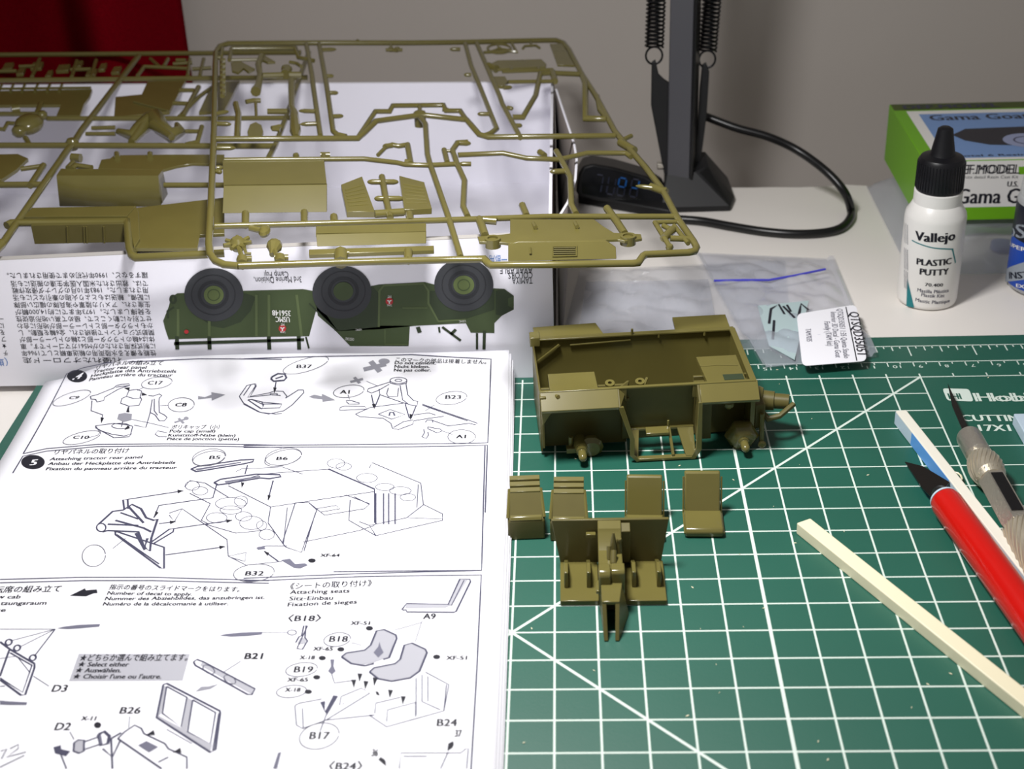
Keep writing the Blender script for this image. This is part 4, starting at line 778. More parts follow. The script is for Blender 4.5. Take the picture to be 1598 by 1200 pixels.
def ledge(u0, u1, name): 
    b = MB(); P_ = [H(u0, 5.4, TZ + 0.4), H(u1, 5.4, TZ + 0.4), H(u1, -0.5, TZ - 4.2), H(u0, -0.5, TZ - 4.2)]; b.slab(P_, (0, 0.5, -1.2)); return b.build(name, 'olive', hull, bevel=0.15)
l1 = ledge(0, 26.8, 'sponson_ledge'); l2 = ledge(55.2, LN + 0.5, 'sponson_ledge')
b = MB(); b.tube([H(5.6, 4.2, 26.0), H(6.2, 3.0, 26.3)], 0.7, 8); b.build('small_hinge', 'olive', hull)
b = MB(); b.box((-0.4, -0.2, -1.6), (2.0, 2.6, 1.8), Matrix.Translation(H(0, 3.2, TZ - 2.5)) @ Matrix.Rotation(HA, 4, 'Z')); b.build('corner_socket', 'olive_shaded', hull, bevel=0.3)
b = MB(); b.box((-0.4, -0.2, -1.8), (3.4, 5.0, 2.0), Matrix.Translation(H(-0.5, WD - 1.0, TZ - 1.5)) @ Matrix.Rotation(HA, 4, 'Z')); b.build('corner_socket', 'olive', hull, bevel=0.3)
# doorway jambs: sloping front jamb, upright rear jamb, step frame below
b = MB(); q = [H(26.5, -0.3, TZ - 4.4), H(28.4, -0.3, TZ - 4.4), H(32.2, -0.6, 9.5), H(32.2, -0.6, 3.2), H(34.4, -0.6, 0.6), H(33.0, -0.6, 0.3), H(30.6, -0.6, 3.0), H(30.6, -0.6, 9.5)]
b.slab(q, HM.to_3x3() @ Vector((0, 1.0, 0))); b.build('front_door_jamb', 'olive', hull, bevel=0.12)
b = MB(); q = [H(26.5, 5, TZ), H(26.5, -0.3, TZ - 4.4), H(30.8, -0.3, 9.5), H(30.8, 10.5, 9.5), H(30.8, 10.5, TZ)]; b.slab(q, HM.to_3x3() @ Vector((0.7, 0, 0))); b.build('jamb_cheek', 'olive_shaded', hull)
b = MB(); q = [H(54.2, -0.5, TZ - 4.2), H(55.6, -0.5, TZ - 4.2), H(55.8, -0.8, 4.0), H(53.6, -0.8, 0.4), H(51.8, -0.8, 0.4), H(53.8, -0.8, 4.4)]
b.slab(q, HM.to_3x3() @ Vector((0, 1.0, 0))); b.build('rear_door_jamb', 'olive', hull, bevel=0.12)
b = MB(); q = [H(54.4, 5, TZ), H(54.4, -0.4, TZ - 4.2), H(54.4, -0.8, 4.0), H(54.4, 10.5, 8.0)]; b.slab(q, HM.to_3x3() @ Vector((0.7, 0, 0))); b.build('jamb_cheek', 'olive_shaded', hull)
b = MB(); q = [H(33.4, -0.6, 0.5), H(53.0, -0.8, 0.5), H(53.0, 0.6, 1.1), H(33.4, 0.8, 1.1)]; b.slab(q, (0, 0, 0.9)); b.build('step_bar', 'olive', hull, bevel=0.15)
hp([(30.8, 7.6, 8.0), (54.2, 7.6, 8.0), (54.2, 10.5, 8.0), (30.8, 10.5, 8.0)], (0, 0, 0.9), 'door_sill')
b = MB(); b.slab([H(36.8, 3.2, 8.4), H(44.8, 3.2, 8.4), H(44.8, 6.2, 9.4), H(36.8, 6.2, 9.4)], (0, 0, 1.0)); b.build('foot_step', 'olive', hull, bevel=0.15)
b = MB(); b.slab([H(44.6, 5.8, 9.0), H(45.6, 5.8, 9.0), H(46.4, -0.2, 1.2), H(45.4, -0.2, 1.2)], (0, 0, 1.2)); b.tube([H(44.9, 6.2, 9.4), H(44.9, 6.2, 12.6)], 0.45, 6); b.build('step_bracket', 'olive', hull, bevel=0.1)
b = MB(); b.slab([H(48.2, 7.0, 8.2), H(53.8, 7.0, 8.2), H(53.8, -0.4, 1.0), H(50.4, -0.4, 1.0)], (0, 0, 0.8)); b.build('step_side_plate', 'olive', hull)
b = MB(); b.slab([H(31.0, 7.0, 8.2), H(34.6, 7.0, 8.2), H(33.6, 0.2, 1.0), H(32.0, 0.2, 1.0)], (0, 0, 0.8)); b.build('step_side_plate', 'olive', hull)
# far side sponsons seen over the rail
hp([(1.5, WD + 1, TZ - 1), (24, WD + 1, TZ - 1), (27, WD + 1, TZ - 1), (24.5, WD + 9.2, TZ + 0.2), (0.8, WD + 9.2, TZ - 0.3)], (0, 0, -1.2), 'far_sponson')
hp([(53.5, WD + 1, TZ - 1), (74.0, WD + 1, TZ - 1), (73.6, WD + 9.6, TZ + 0.6), (53.5, WD + 9.6, TZ + 0.6)], (0, 0, -1.2), 'far_sponson')
hp([(0, WD - 1.2, TZ - 1), (LN, WD - 1.2, TZ - 1), (LN, WD + 1.2, TZ - 1), (0, WD + 1.2, TZ - 1)], (0, 0, 0.7), 'far_rail')
b = MB(); b.tube([H(14, WD - 0.6, TZ - 3.6), H(36.5, WD - 0.6, TZ - 2.8)], 0.35, 6); b.build('far_rail_bead', 'olive', hull)
b = MB(); b.tube([H(1.2, WD - 1.0, TZ - 10), H(10, WD - 1.0, TZ - 3.0)], 0.6, 6); b.build('side_brace', 'olive', hull)
for u, h_ in ((37, 1.8), (47, -2.2), (64, -2.4)): b = MB(); b.tube([H(u, WD - 0.8, TZ - 0.6), H(u, WD - 0.8, TZ + h_)], 0.5, 6); b.build('tie_down', 'olive', hull)
# wheel arch boxes inside
hp([(3.6, 6.2, TZ - 2.4), (20.2, 6.2, TZ - 2.4), (20.2, 18.2, TZ - 2.4), (3.6, 18.2, TZ - 2.4)], (0, 0, 2.6), 'wheel_arch_box', bevel=0.2)
wb = hp([(58.5, 6.2, TZ - 2.4), (72.0, 6.2, TZ - 2.4), (72.0, 26.0, TZ - 2.4), (57.5, 26.0, TZ - 2.4)], (0, 0, 2.0), 'wheel_arch_box', bevel=0.2)
b = MB(); b.tube([H(57.8, 18.5, TZ - 0.35), H(64, 18.8, TZ - 0.35), H(71, 17.8, TZ - 0.35)], 0.25, 5); b.build('lid_edge', 'olive', wb)
b = MB(); b.slab([H(64.5, 7.6, TZ - 0.38), H(71.5, 7.6, TZ - 0.38), H(71.5, 11.6, TZ - 0.38), H(64.5, 11.6, TZ - 0.38)], (0, 0, 0.12)); b.build('recess_shade_patch', 'p_green_dark', wb)  # flat dark slab painting the shade of a recess, no hollow modelled
for u in (24.5, 35.0):
    b = MB(); b.lathe([(0.7, 0), (1.7, 0), (1.7, 0.8), (0.7, 0.8), (0.7, 0)], H(u, 8.0, TZ + 0.3), (0, -0.25, 1), 16, caps=False); b.build('ring_bracket', 'olive', hull)
b = MB(); b.tube([H(36.4, 7.0, TZ), H(37.6, 8.6, TZ + 1.8)], 0.5, 6); b.build('lever', 'olive', hull)
# lower tub cheeks and axle gear
hp([(0.2, 4.5, TZ - 6), (5, 4.5, TZ - 6), (0.6, 4.5, TZ - 13)], (0, 1.0, 0), 'nose_gusset')
hp([(0.4, 6, 4), (0.4, 6, TZ - 6), (0.4, 16, TZ - 6), (0.4, 16, 4)], (1.0, 0, 0), 'nose_cheek', 'olive_shaded')
def axle(u, hexa):
    t = MB(); c = H(u, 9, 5.0)
    d = HM.to_3x3() @ Vector((0, -1, -0.12)); d.normalize()
    if hexa: t.lathe([(5.2, 0), (6.2, 2.2), (6.0, 3.6), (4.2, 5.6), (2.6, 6.4)], c, d, 6)
    else:
        t.lathe([(4.0, 0), (4.4, 2), (3.0, 3.4)], c + HM.to_3x3() @ Vector((3.6, -1.5, -1.0)), d, 10)
        t.box((-5.2, -5.0, -2.4), (4.6, -2.2, -0.6), Matrix.Translation(c) @ Matrix.Rotation(HA, 4, 'Z')); t.tube([c + Vector((-3.4, -3, -1.0)), c + Vector((-3.2, -3.5, 3.4))], 0.8, 8)
        t.lathe([(2.4, 0), (2.8, 3.4), (2.2, 5.6)], c, d, 12)
    t.lathe([(2.0, 4.5), (2.0, 7.2), (1.5, 7.4), (1.5, 10.4), (1.0, 11.4), (0.2, 11.7)], c, d, 14)
    return t.build('axle_stub', 'olive', hull, smooth=45)
axle(14.0, False); axle(71.2, True)
b = MB(); b.tube([H(78, 6.5, 13), H(78.2, 5.4, 2.2)], 0.9, 8); b.lathe([(1.3, 0), (1.5, 1.0), (0.8, 1.4)], H(78.2, 5.2, 1.6), (0, -1, 0), 10); b.build('shock_absorber', 'olive', hull)
b = MB(); b.ball(H(65.5, 3.2, 19.6), 1.9, 10); b.build('filler_cap', 'olive', hull)
b = MB(); cc = H(76.4, 17, 13); e = HM.to_3x3() @ Vector((1, -0.30, 0.02))
b.lathe([(4.6, 0), (5.0, 2.5), (4.4, 4.0), (3.6, 4.2), (3.4, 8.0), (2.8, 8.2), (2.7, 13.2), (1.8, 13.4)], cc, e, 18)
b.tube([cc + Vector((2, -5, -1)), cc + Vector((5, -8.6, -3.2)), cc + Vector((9, -8.4, -2.2)), cc + Vector((14.4, -4.6, 0.4))], 1.0, 8)
b.build('pivot_coupling', 'olive_shaded', hull, smooth=45)
b = MB(); b.box((0, -3, -7), (4.0, 9, 3), Matrix.Translation(H(75.6, 11, 13)) @ Matrix.Rotation(HA, 4, 'Z')); b.build('coupling_block', 'olive_shaded', hull, bevel=0.6)

# ------------------------------------------------------------------ cab floor with engine tunnel
cab = thing('cab_floor_part', 'olive cab floor part with upright bulkhead, seat brackets and central tunnel', 'model part', (30, 25, 0))
def cp(pts, off, name, m_='olive', bevel=0.15): b = MB(); b.slab(pts, off); return b.build(name, m_, cab, bevel=bevel)
bt_ = 33.0
zT = aty(950, 811, bt_).z
xl, xr = aty(860, 812, bt_).x, aty(1044, 809, bt_).x
cp([(xl, bt_, zT), (xr, bt_, zT), (xr - 2.2, bt_ - 0.5, 1.6), (xl + 2.6, bt_ - 0.5, 1.6)], (0, 1.2, 0), 'bulkhead', 'olive_shaded', 0.2)
cp([(14.4, 12.6, 0.2), (26.1, 12.6, 0.2), (26.1, 32.4, 0.2), (14.4, 33, 0.2)], (0, 0, 1.7), 'floor_pan', bevel=0.2)
cp([(33.5, 12.4, 0.2), (46.6, 12.4, 0.2), (46.6, 33, 0.2), (33.5, 33, 0.2)], (0, 0, 1.7), 'floor_pan', bevel=0.2)
for x in (16.3, 23.2, 37.0, 44.6):
    b = MB(); b.slab([(x - 0.65, 19.0, 1.9), (x - 0.65, 19.4, 7.4), (x - 0.65, 24.2, 7.6), (x - 0.65, 31.6, 3.4), (x - 0.65, 31.6, 1.9)], (1.3, 0, 0)); b.build('seat_bracket', 'olive', cab, bevel=0.25)
# tunnel: stepped hump running to the front
def hump(name, x0, x1, prof, m_='olive', bv=0.25):       # prof in (y, z)
    b = MB(); b.slab([(x0, y, z) for y, z in prof], (x1 - x0, 0, 0)); return b.build(name, m_, cab, bevel=bv)
hump('engine_tunnel', 26.2, 33.4, [(32.6, 0.3), (32.6, 17.6), (29.4, 16.6), (28.6, 15.6), (23.6, 12.6), (12.6, 12.6), (10.0, 6.0), (10.0, 0.3)])
hump('tunnel_shelf', 31.4, 36.2, [(32.6, 4), (32.6, 16.6), (29.2, 15.6), (29.2, 4)], 'olive_shaded', 0.15)
hump('tunnel_pad', 26.0, 29.6, [(14.6, 6.3), (14.6, 14.4), (10.6, 14.4), (9.4, 13.2), (8.8, 6.3)], bv=0.5)
hump('tunnel_pad', 29.8, 33.8, [(14.6, 6.3), (14.6, 14.4), (11.0, 14.4), (10.2, 13.6), (9.8, 6.3)], bv=0.3)
hump('tunnel_lip', 25.2, 26.4, [(14.0, 7.0), (14.0, 8.6), (9.0, 8.2), (9.0, 7.0)], bv=0.3)
b = MB(); b.slab([(26.6, 10.2, 10.4), (33.0, 10.2, 10.4), (31.9, 1.4, 10.0), (26.8, 1.4, 10.0)], (0, 0, -1.2)); b.build('tunnel_nose_top', 'olive', cab, bevel=0.2)
b = MB(); b.slab([(26.6, 10.2, 9.6), (26.8, 1.4, 9.4), (27.2, -4.6, 0.3), (26.4, 10.2, 0.3)], (1.2, 0, 0)); b.build('tunnel_cheek', 'olive_shaded', cab, bevel=0.1)
b = MB(); b.slab([(31.8, 10.2, 9.6), (30.7, 1.4, 9.4), (30.4, -4.6, 0.3), (33.8, 8.2, 0.3)], (1.2, 0, 0)); b.build('tunnel_cheek', 'olive_shaded', cab, bevel=0.1)
hump('handbrake_bracket', 22.6, 25.6, [(32.5, 12.2), (32.5, 13.4), (30.8, 13.4), (30.8, 12.2)], bv=0.15)
b = MB(); b.tube([(30.8, 22.0, 12.4), (30.8, 22.6, 16.6), (30.8, 22.8, 19.6)], [1.3, 0.9, 0.3], 8); b.tube([(29.4, 19.0, 12.4), (29.4, 21.0, 16.0)], 0.7, 8); b.tube([(32.6, 22.4, 12.4), (32.5, 22.8, 16.8)], [0.9, 0.7], 8); b.ball((32.6, 22.8, 16.8), 0.9, 8); b.tube([(30.6, 17.0, 12.4), (30.8, 20.0, 15.0)], 1.0, 8); b.build('gear_levers', 'olive_shaded', cab, smooth=50)

# ------------------------------------------------------------------ four loose seats
def seat_fwd(loc, rz, label):                               # cushion in front, back leaning away
    t = thing('seat_part', label, 'model part', loc, 'loose seat parts on the mat'); M = Matrix.Translation(Vector(loc)) @ Matrix.Rotation(rz, 4, 'Z')
    hw = 6.1
    b = MB(); b.slab([M @ Vector(p) for p in ((-hw, 0.4, 0.6), (-hw, 0, 2.2), (-hw, 1.0, 3.4), (-hw, 9, 3.4), (-hw, 13.4, 2.8), (-hw, 13.0, 0.8), (-hw, 6, 0.1), (-hw, 1, 0.1))], M.to_3x3() @ Vector((2 * hw, 0, 0))); b.build('cushion', 'olive', t, bevel=0.5)
    b = MB(); b.slab([M @ Vector(p) for p in ((-hw + .3, 11.4, 2.6), (-hw + .2, 16.4, 14.4), (-hw + .2, 17.4, 15.0), (-hw + .2, 18.3, 14.5), (-hw + .3, 14.2, 0.8), (-hw + .3, 12.4, 0.8))], M.to_3x3() @ Vector((2 * hw - .6, 0, 0))); bk_ = b.build('backrest', 'olive', t, bevel=0.55)
    b = MB(); b.tube([M @ Vector(p) for p in ((-hw - .1, 0.6, 1.6), (-hw - .1, 12.6, 1.6), (-hw - .1, 16.8, 13.0))], 0.35, 6); b.build('side_piping', 'olive', t)
    b = MB(); b.tube([M @ Vector(p) for p in ((hw + .1, 0.6, 1.6), (hw + .1, 12.6, 1.6), (hw + .1, 16.8, 13.0))], 0.35, 6); b.build('side_piping', 'olive', t)
    return t
seat_fwd((60.9, 47.0, 0), math.radians(-1.5), 'olive seat part facing forward, standing apart on bare grid squares')
seat_fwd((41.6, 45.0, 0), math.radians(-2.5), 'olive seat part facing forward behind the cab bulkhead')
def seat_back(loc, rz, label, hw=6.0):                      # seen from the back: stepped slats on top
    t = thing('seat_part', label, 'model part', loc, 'loose seat parts on the mat'); M = Matrix.Translation(Vector(loc)) @ Matrix.Rotation(rz, 4, 'Z')
    def pr(name, prof, w0, w1=None, m_='olive', bv=0.3):
        b = MB(); n = len(prof); w1 = w1 or [w0] * n
        b.add([M @ Vector((-w, y, z)) for (y, z), w in zip(prof, w1)] + [M @ Vector((w, y, z)) for (y, z), w in zip(prof, w1)], [tuple(range(n))[::-1], tuple(range(n, 2 * n))] + [(i, (i + 1) % n, n + (i + 1) % n, n + i) for i in range(n)])
        return b.build(name, m_, t, bevel=bv)
    pr('seat_base', [(0, 0.1), (0.3, 7.2), (1.2, 8.0), (10.5, 8.0), (10.5, 0.1)], hw, m_='olive_shaded', bv=0.5)
    pr('seat_back_shell', [(1.0, 7.6), (6.8, 14.2), (8.4, 14.2), (10.6, 8.0)], hw, [hw - .3, hw - .9, hw - .9, hw - .3], 'olive_shaded', 0.3)
    pr('bend_bead', [(0.2, 7.3), (0.8, 8.3), (1.8, 8.6), (1.8, 7.3)], hw - .8, bv=0.25)
    for k in range(3): pr('slat', [(6.6 + k * 1.9, 13.4 + k * 1.1), (6.6 + k * 1.9, 14.4 + k * 1.1), (8.2 + k * 1.9, 15.0 + k * 1.1), (8.6 + k * 1.9, 13.4 + k * 1.1)], hw - 1.1, bv=0.12)
    for s_ in (-1, 1): b = MB(); b.tube([M @ Vector((s_ * (hw - .1), 1.0, 8.0)), M @ Vector((s_ * (hw - .9), 8.0, 14.6))], 0.55, 6); b.build('side_piping', 'olive', t)
    return t
seat_back((3.6, 47.6, 0), math.radians(2.5), 'olive seat part turned back to front right beside the booklet edge')
seat_back((17.2, 46.4, 0), math.radians(-1.5), 'olive seat part turned back to front between the other reversed seat and bulkhead')
# ------------------------------------------------------------------ knives and plastic strips on the mat
mat('strip_white', (232, 228, 214), 0.4); mat('strip_cream', (236, 228, 196), 0.4); mat('strip_blue', (96, 158, 226), 0.45); mat('strip_pale_blue', (190, 208, 222), 0.45)
def axis_rod(p0, p1, prof, n, root, name, m_, up=None, smooth=30, bevel=0):   # lathe along p0->p1; prof (radius, distance)
    b = MB(); b.lathe(prof, p0, Vector(p1) - Vector(p0), n); return b.build(name, m_, root, smooth=smooth, bevel=bevel)
# red hobby knife
ra = atz(1474, 780, 5.5); rb = atz(1598 + 60, 960 + 78, 5.5); rd = (rb - ra).normalized()
kn = thing('hobby_knife', 'red-handled hobby knife with dark pointed blade beside the white strip', 'knife', (ra.x, ra.y, 0))
axis_rod(ra, rb, [(3.2, 0), (4.9, 0.8), (5.3, 3), (5.3, 40), (5.3, 95), (4.6, 98), (2, 98.5)], 28, kn, 'handle', 'red_paint')
axis_rod(ra - rd * 0.6, rb, [(3.0, 0), (4.7, 0.1), (4.8, 1.0), (3.0, 1.1)], 28, kn, 'collar', 'strip_pale_blue')
side = Vector((-rd.y, rd.x, 0))
tip = atz(1414, 722, 1.2)
b = MB(); r0 = ra - rd * 0.4
q = [atz(1412, 720, 2.2), atz(1440, 727, 4.2), atz(1482, 752, 5.2), atz(1458, 780, 4.4), atz(1440, 762, 3.6)]
b.slab(q, (0.1, 0.1, -0.6)); b.build('blade', 'blade', kn, bevel=0.1)
b = MB(); b.lathe([(2.6, 0), (4.2, 4.0), (4.3, 4.6)], r0 - rd * 4.4, rd, 14); b.build('blade_socket', 'blade', kn)
# silver knurled knife
sa = atz(1511, 680, 6.0); sb_ = atz(1680, 985, 6.0); sd = (sb_ - sa).normalized()
kv = thing('craft_knife', 'silver metal craft knife with knurled grip on the mat lettering', 'knife', (sa.x, sa.y, 0))
cl = [(2.6, 0), (4.2, 0.5), (4.4, 1.2), (4.4, 12.5), (3.3, 13.2), (3.3, 14.2)]
axis_rod(sa, sb_, cl, 28, kv, 'collet', 'steel')
prof = [(3.4, 14.0), (4.6, 15.2), (5.4, 18), (5.6, 22), (5.2, 26), (4.3, 28.5)]
gr = axis_rod(sa, sb_, prof, 40, kv, 'knurled_grip', 'knurl', smooth=0)
for k in range(22):
    b = MB(); u = Vector((0, 0, 1)); q = sd.cross(u).normalized(); pts = []
    for j in range(7):
        t = j / 6; an = 2 * math.pi * k / 22 + t * 0.9; d_ = 15.6 + t * 11.6
        rr = 4.7 + 0.95 * math.sin(math.pi * min(1, t * 1.05)); pts.append(sa + sd * d_ + (u * math.cos(an) + q * math.sin(an)) * rr)
    b.tube(pts, 0.28, 4); b.build('knurl_ridge', 'knurl', gr)
b = MB(); b.lathe([(4.6, 28.5), (5.0, 30), (5.0, 54), (4.6, 56)], sa, sd, 6); b.build('hex_shaft', 'steel', kv, smooth=0)
b = MB(); u = Vector((0, 0, 1)); q = sd.cross(u).normalized()
for sg in (-1,): b.slab([sa + sd * 31 + u * 4.3 - q * 1.9, sa + sd * 53 + u * 4.3 - q * 1.9, sa + sd * 53 + u * 4.3 + q * 1.9, sa + sd * 31 + u * 4.3 + q * 1.9], u * 0.35)
b.build('black_inlay', 'black_plastic', kv)
g2 = axis_rod(sa, sb_, [(4.4, 56), (5.6, 58), (5.8, 66), (5.6, 86), (4.4, 88)], 40, kv, 'tail_grip', 'knurl', smooth=0)
for k in range(22):
    b = MB(); pts = [sa + sd * (57.5 + 28 * t) + (u * math.cos(2 * math.pi * k / 22 + t * 2.0) + q * math.sin(2 * math.pi * k / 22 + t * 2.0)) * 5.8 for t in [j / 9 for j in range(10)]]
    b.tube(pts, 0.28, 4); b.build('knurl_ridge', 'knurl', g2)
t0 = atz(1479, 600, 4.5); b = MB(); s3 = Vector((-sd.y, sd.x, 0))
b.slab([t0, sa + s3 * 0.9 + sd * 2, sa - s3 * 1.4 + sd * 2, t0.lerp(sa, 0.45) - s3 * 1.6], (0, 0, 0.45)); b.build('blade', 'blade', kv)
# plastic strips
def strip(name, label, a, c, w_, h, m_, z0=0.05, side_m=None, side_rng=None):
    A_ = atz(a[0], a[1], z0 + h); C_ = atz(c[0], c[1], z0 + h); d = (C_ - A_); d.z = 0; n = Vector((-d.y, d.x, 0)).normalized() * w_ / 2
    t = thing(name, label, 'plastic strip', (A_.x, A_.y, 0))
    b = MB(); P_ = [Vector((p.x, p.y, z0)) for p in (A_ + n, A_ - n, C_ - n, C_ + n)]; b.slab(P_, (0, 0, h)); b.build('strip_bar', m_, t, bevel=0.35)
    if side_m:
        q0 = A_ - n * 1.01; q1 = C_ - n * 1.01; b = MB(); b.slab([Vector((q0.x, q0.y, z0 + 0.3)), Vector((q1.x, q1.y, z0 + 0.3)), Vector((q1.x, q1.y, z0 + h - 0.5)), Vector((q0.x, q0.y, z0 + h - 0.5))], n * 0.03); b.build('pale_blue_side', 'strip_pale_blue', t)
        lo_, hi_ = side_rng; q0 = A_ - n * 1.05 + d * lo_; q1 = A_ - n * 1.05 + d * hi_
        b = MB(); b.slab([Vector((q0.x, q0.y, z0 + 0.3)), Vector((q1.x, q1.y, z0 + 0.3)), Vector((q1.x, q1.y, z0 + h - 0.4)), Vector((q0.x, q0.y, z0 + h - 0.4))], n * 0.05); b.build('blue_side', side_m, t)
    return t
strip('plastic_strip', 'long cream plastic strip crossing the empty grid squares', (1254, 812), (1690, 1160), 5.4, 4.2, 'strip_cream')
strip('plastic_strip', 'white plastic strip with pale blue side beside the red knife', (1406, 640), (1700, 1013), 4.0, 5.6, 'strip_white', 0.05, 'strip_blue', (0.11, 0.34))
strip('plastic_strip', 'short pale plastic strip at the frame edge beside the mat lettering', (1594, 645), (1640, 725), 5.5, 4.5, 'strip_pale_blue')
# shavings
b = MB(); c = atz(1483, 742, 1.0)
b.tube([c + Vector((2.2 * math.cos(t * 0.6) + t * 0.1, 3.5 * math.sin(t * 0.6) - t * 0.2, 0.3 * t * 0.2)) for t in range(14)], 0.35, 5)
tag(b.build('plastic_shaving', 'strip_cream'), 'curled yellowish plastic shaving beside the silver knife grip', 'shaving')
b = MB()
for k in range(46):
    x = random.uniform(800, 1560); y = random.uniform(560, 1190); p = atz(x, y, 0.1); s_ = random.uniform(0.15, 0.4); a = random.uniform(0, 3.1)
    e = Vector((math.cos(a), math.sin(a), 0)); n = Vector((-e.y, e.x, 0)); b.slab([p - e * s_ * 1.6, p + n * s_ * 0.6, p + e * s_ * 1.6, p - n * s_ * 0.6], (0, 0, 0.12))
o = b.build('plastic_crumbs', 'strip_cream', smooth=0, kind='stuff'); o['label'] = 'tiny pale plastic crumbs scattered over the green mat'; o['category'] = 'crumbs'

# ------------------------------------------------------------------ desk lamp behind
def dz(x, y): return atz(x, y, -3)
lamp = thing('desk_lamp', 'black spring-balanced desk lamp arm with wedge base behind the sprue', 'lamp', (84, 338, -3))
LY = 338.0
bl = aty(1062, 282, LY); 
px_at = lambda x, y, yy=LY: aty(x, y, yy)
b = MB(); c0 = aty(1062, 290, LY); 
TR = Matrix.Translation(Vector((c0.x, LY + 5, 0))) @ Matrix.Rotation(math.radians(-14), 4, 'Z')
b.box((-5.6, -5.6, c0.z), (5.6, 5.6, 330), TR); b.build('arm_tube', 'arm_grey', lamp, bevel=0.6)
b = MB(); b.box((5.65, -5.8, c0.z - 2), (7.2, 5.8, 330), TR); b.build('arm_shade_side', 'black_plastic', lamp, bevel=0.3)  # black slab over the arm's right side, painting its shade
zb = -3
b = MB(); base = [atz(1030, 333, zb), atz(1140, 330, zb), atz(1146, 316, zb), atz(1135, 285, zb), atz(1036, 290, zb)]
tp = [Vector((c0.x - 7, LY + 2, 14)), Vector((c0.x + 8, LY, 14)), Vector((c0.x + 13, LY + 3, 16)), Vector((c0.x + 13, LY + 16, 19)), Vector((c0.x - 7, LY + 16, 17))]
n = 5; b.add(base + [p + Vector((0, 0, 3)) for p in base] + tp, [tuple(range(5))[::-1]] + [(i, (i + 1) % 5, 5 + (i + 1) % 5, 5 + i) for i in range(5)] + [(5 + i, 5 + (i + 1) % 5, 10 + (i + 1) % 5, 10 + i) for i in range(5)] + [(10, 11, 12, 13, 14)]); b.build('base', 'black_matte', lamp, bevel=0.8)
def lp(pts, y, th, name, m_='black_matte'): b = MB(); b.slab([aty(px, py, y) for px, py in pts], (0, th, 0)); return b.build(name, m_, lamp, bevel=0.4)
lp([(1017, 98), (1023, 94), (1028, 116), (1036, 124), (1054, 136), (1052, 286), (1040, 284), (1036, 270), (1016, 165)], LY + 2, 2.0, 'hinge_plate')
lp([(1096, 102), (1102, 98), (1107, 112), (1103, 180), (1096, 235), (1090, 272), (1080, 282), (1076, 270), (1088, 210), (1092, 140)], LY + 8, 2.0, 'hinge_plate')
b = MB(); p = aty(1040, 258, LY + 4); b.lathe([(2.0, 0), (2.0, 4.4), (1.2, 4.6)], p, (-1, 0, 0), 12); p2 = aty(1076, 262, LY + 1); b.lathe([(1.7, 0), (1.7, 1.4), (1.0, 1.8)], p2, (0.25, -1, 0), 12); b.build('hinge_bolt', 'steel', lamp)
def spring(x0, y0, x1, y1, yy):
    A_ = aty(x1, y1, yy); B_ = aty(x0, y0, yy); B_ = A_ + (B_ - A_) * 4.2; Lh = (B_ - A_).length; turns = int(Lh / 1.9); b = MB(); pts = []
    d = (B_ - A_).normalized(); u = Vector((1, 0, 0)); u = (u - d * u.dot(d)).normalized(); q = d.cross(u)
    for i in range(turns * 10): an = 2 * math.pi * i / 10; pts.append(A_ + d * (Lh * i / (turns * 10)) + (u * math.cos(an) + q * math.sin(an)) * 4.2)
    b.tube(pts, 0.55, 5); b.build('spring', 'spring_steel', lamp, smooth=60)
    cR = A_ - Vector((0, 0, 4.0)); b = MB(); b.tube([cR + Vector((3.9 * math.cos(t * math.pi / 12), 0.4, 4.2 * math.sin(t * math.pi / 12))) for t in range(24)], 0.55, 6, closed=True); b.build('spring_loop', 'spring_steel', lamp, smooth=60)
spring(1024, 0, 1021, 74, LY + 3); spring(1111, 0, 1104, 80, LY + 9)
# lamp head over the mat, carried by a boom from the top of the arm
b = MB(); b.tube([(c0.x, LY + 5, 326), (c0.x - 4, LY - 6, 420), (c0.x - 12, LY - 60, 470), (0, 120, 420), (-30, 46, 352)], 5.0, 10); b.build('boom', 'black_matte', lamp, smooth=50)
b = MB(); b.lathe([(40, 318), (46, 318), (47, 322), (40, 336), (16, 352), (6, 354)], (-30, 42, 0), n=40); b.build('lamp_shade', 'black_matte', lamp, smooth=40)
# ------------------------------------------------------------------ cable
pts = []
for x, y, yy in ((1099, 181, 357), (1112, 186, 356), (1150, 200, 351), (1200, 214, 343), (1245, 235, 333), (1290, 268, 326), (1318, 300, 319)): pts.append(aty(x, y, yy))
for x, y in ((1328, 328), (1326, 342), (1312, 356), (1285, 363), (1240, 365), (1190, 361), (1140, 353), (1095, 345), (1058, 342)): pts.append(atz(x, y, -0.8))
def spline(P_, n=6):
    o = []
    for i in range(len(P_) - 1):
        p0, p1, p2, p3 = P_[max(i - 1, 0)], P_[i], P_[i + 1], P_[min(i + 2, len(P_) - 1)]
        for k in range(n):
            t = k / n; o.append(0.5 * ((2 * p1) + (p2 - p0) * t + (2 * p0 - 5 * p1 + 4 * p2 - p3) * t * t + (3 * p1 - p0 - 3 * p2 + p3) * t ** 3))
    return o + [P_[-1]]
b = MB(); b.tube(spline(pts), 2.1, 10); tag(b.build('power_cable', 'rubber', smooth=60), 'thick black cable looping from the lamp arm down onto the desk', 'cable')
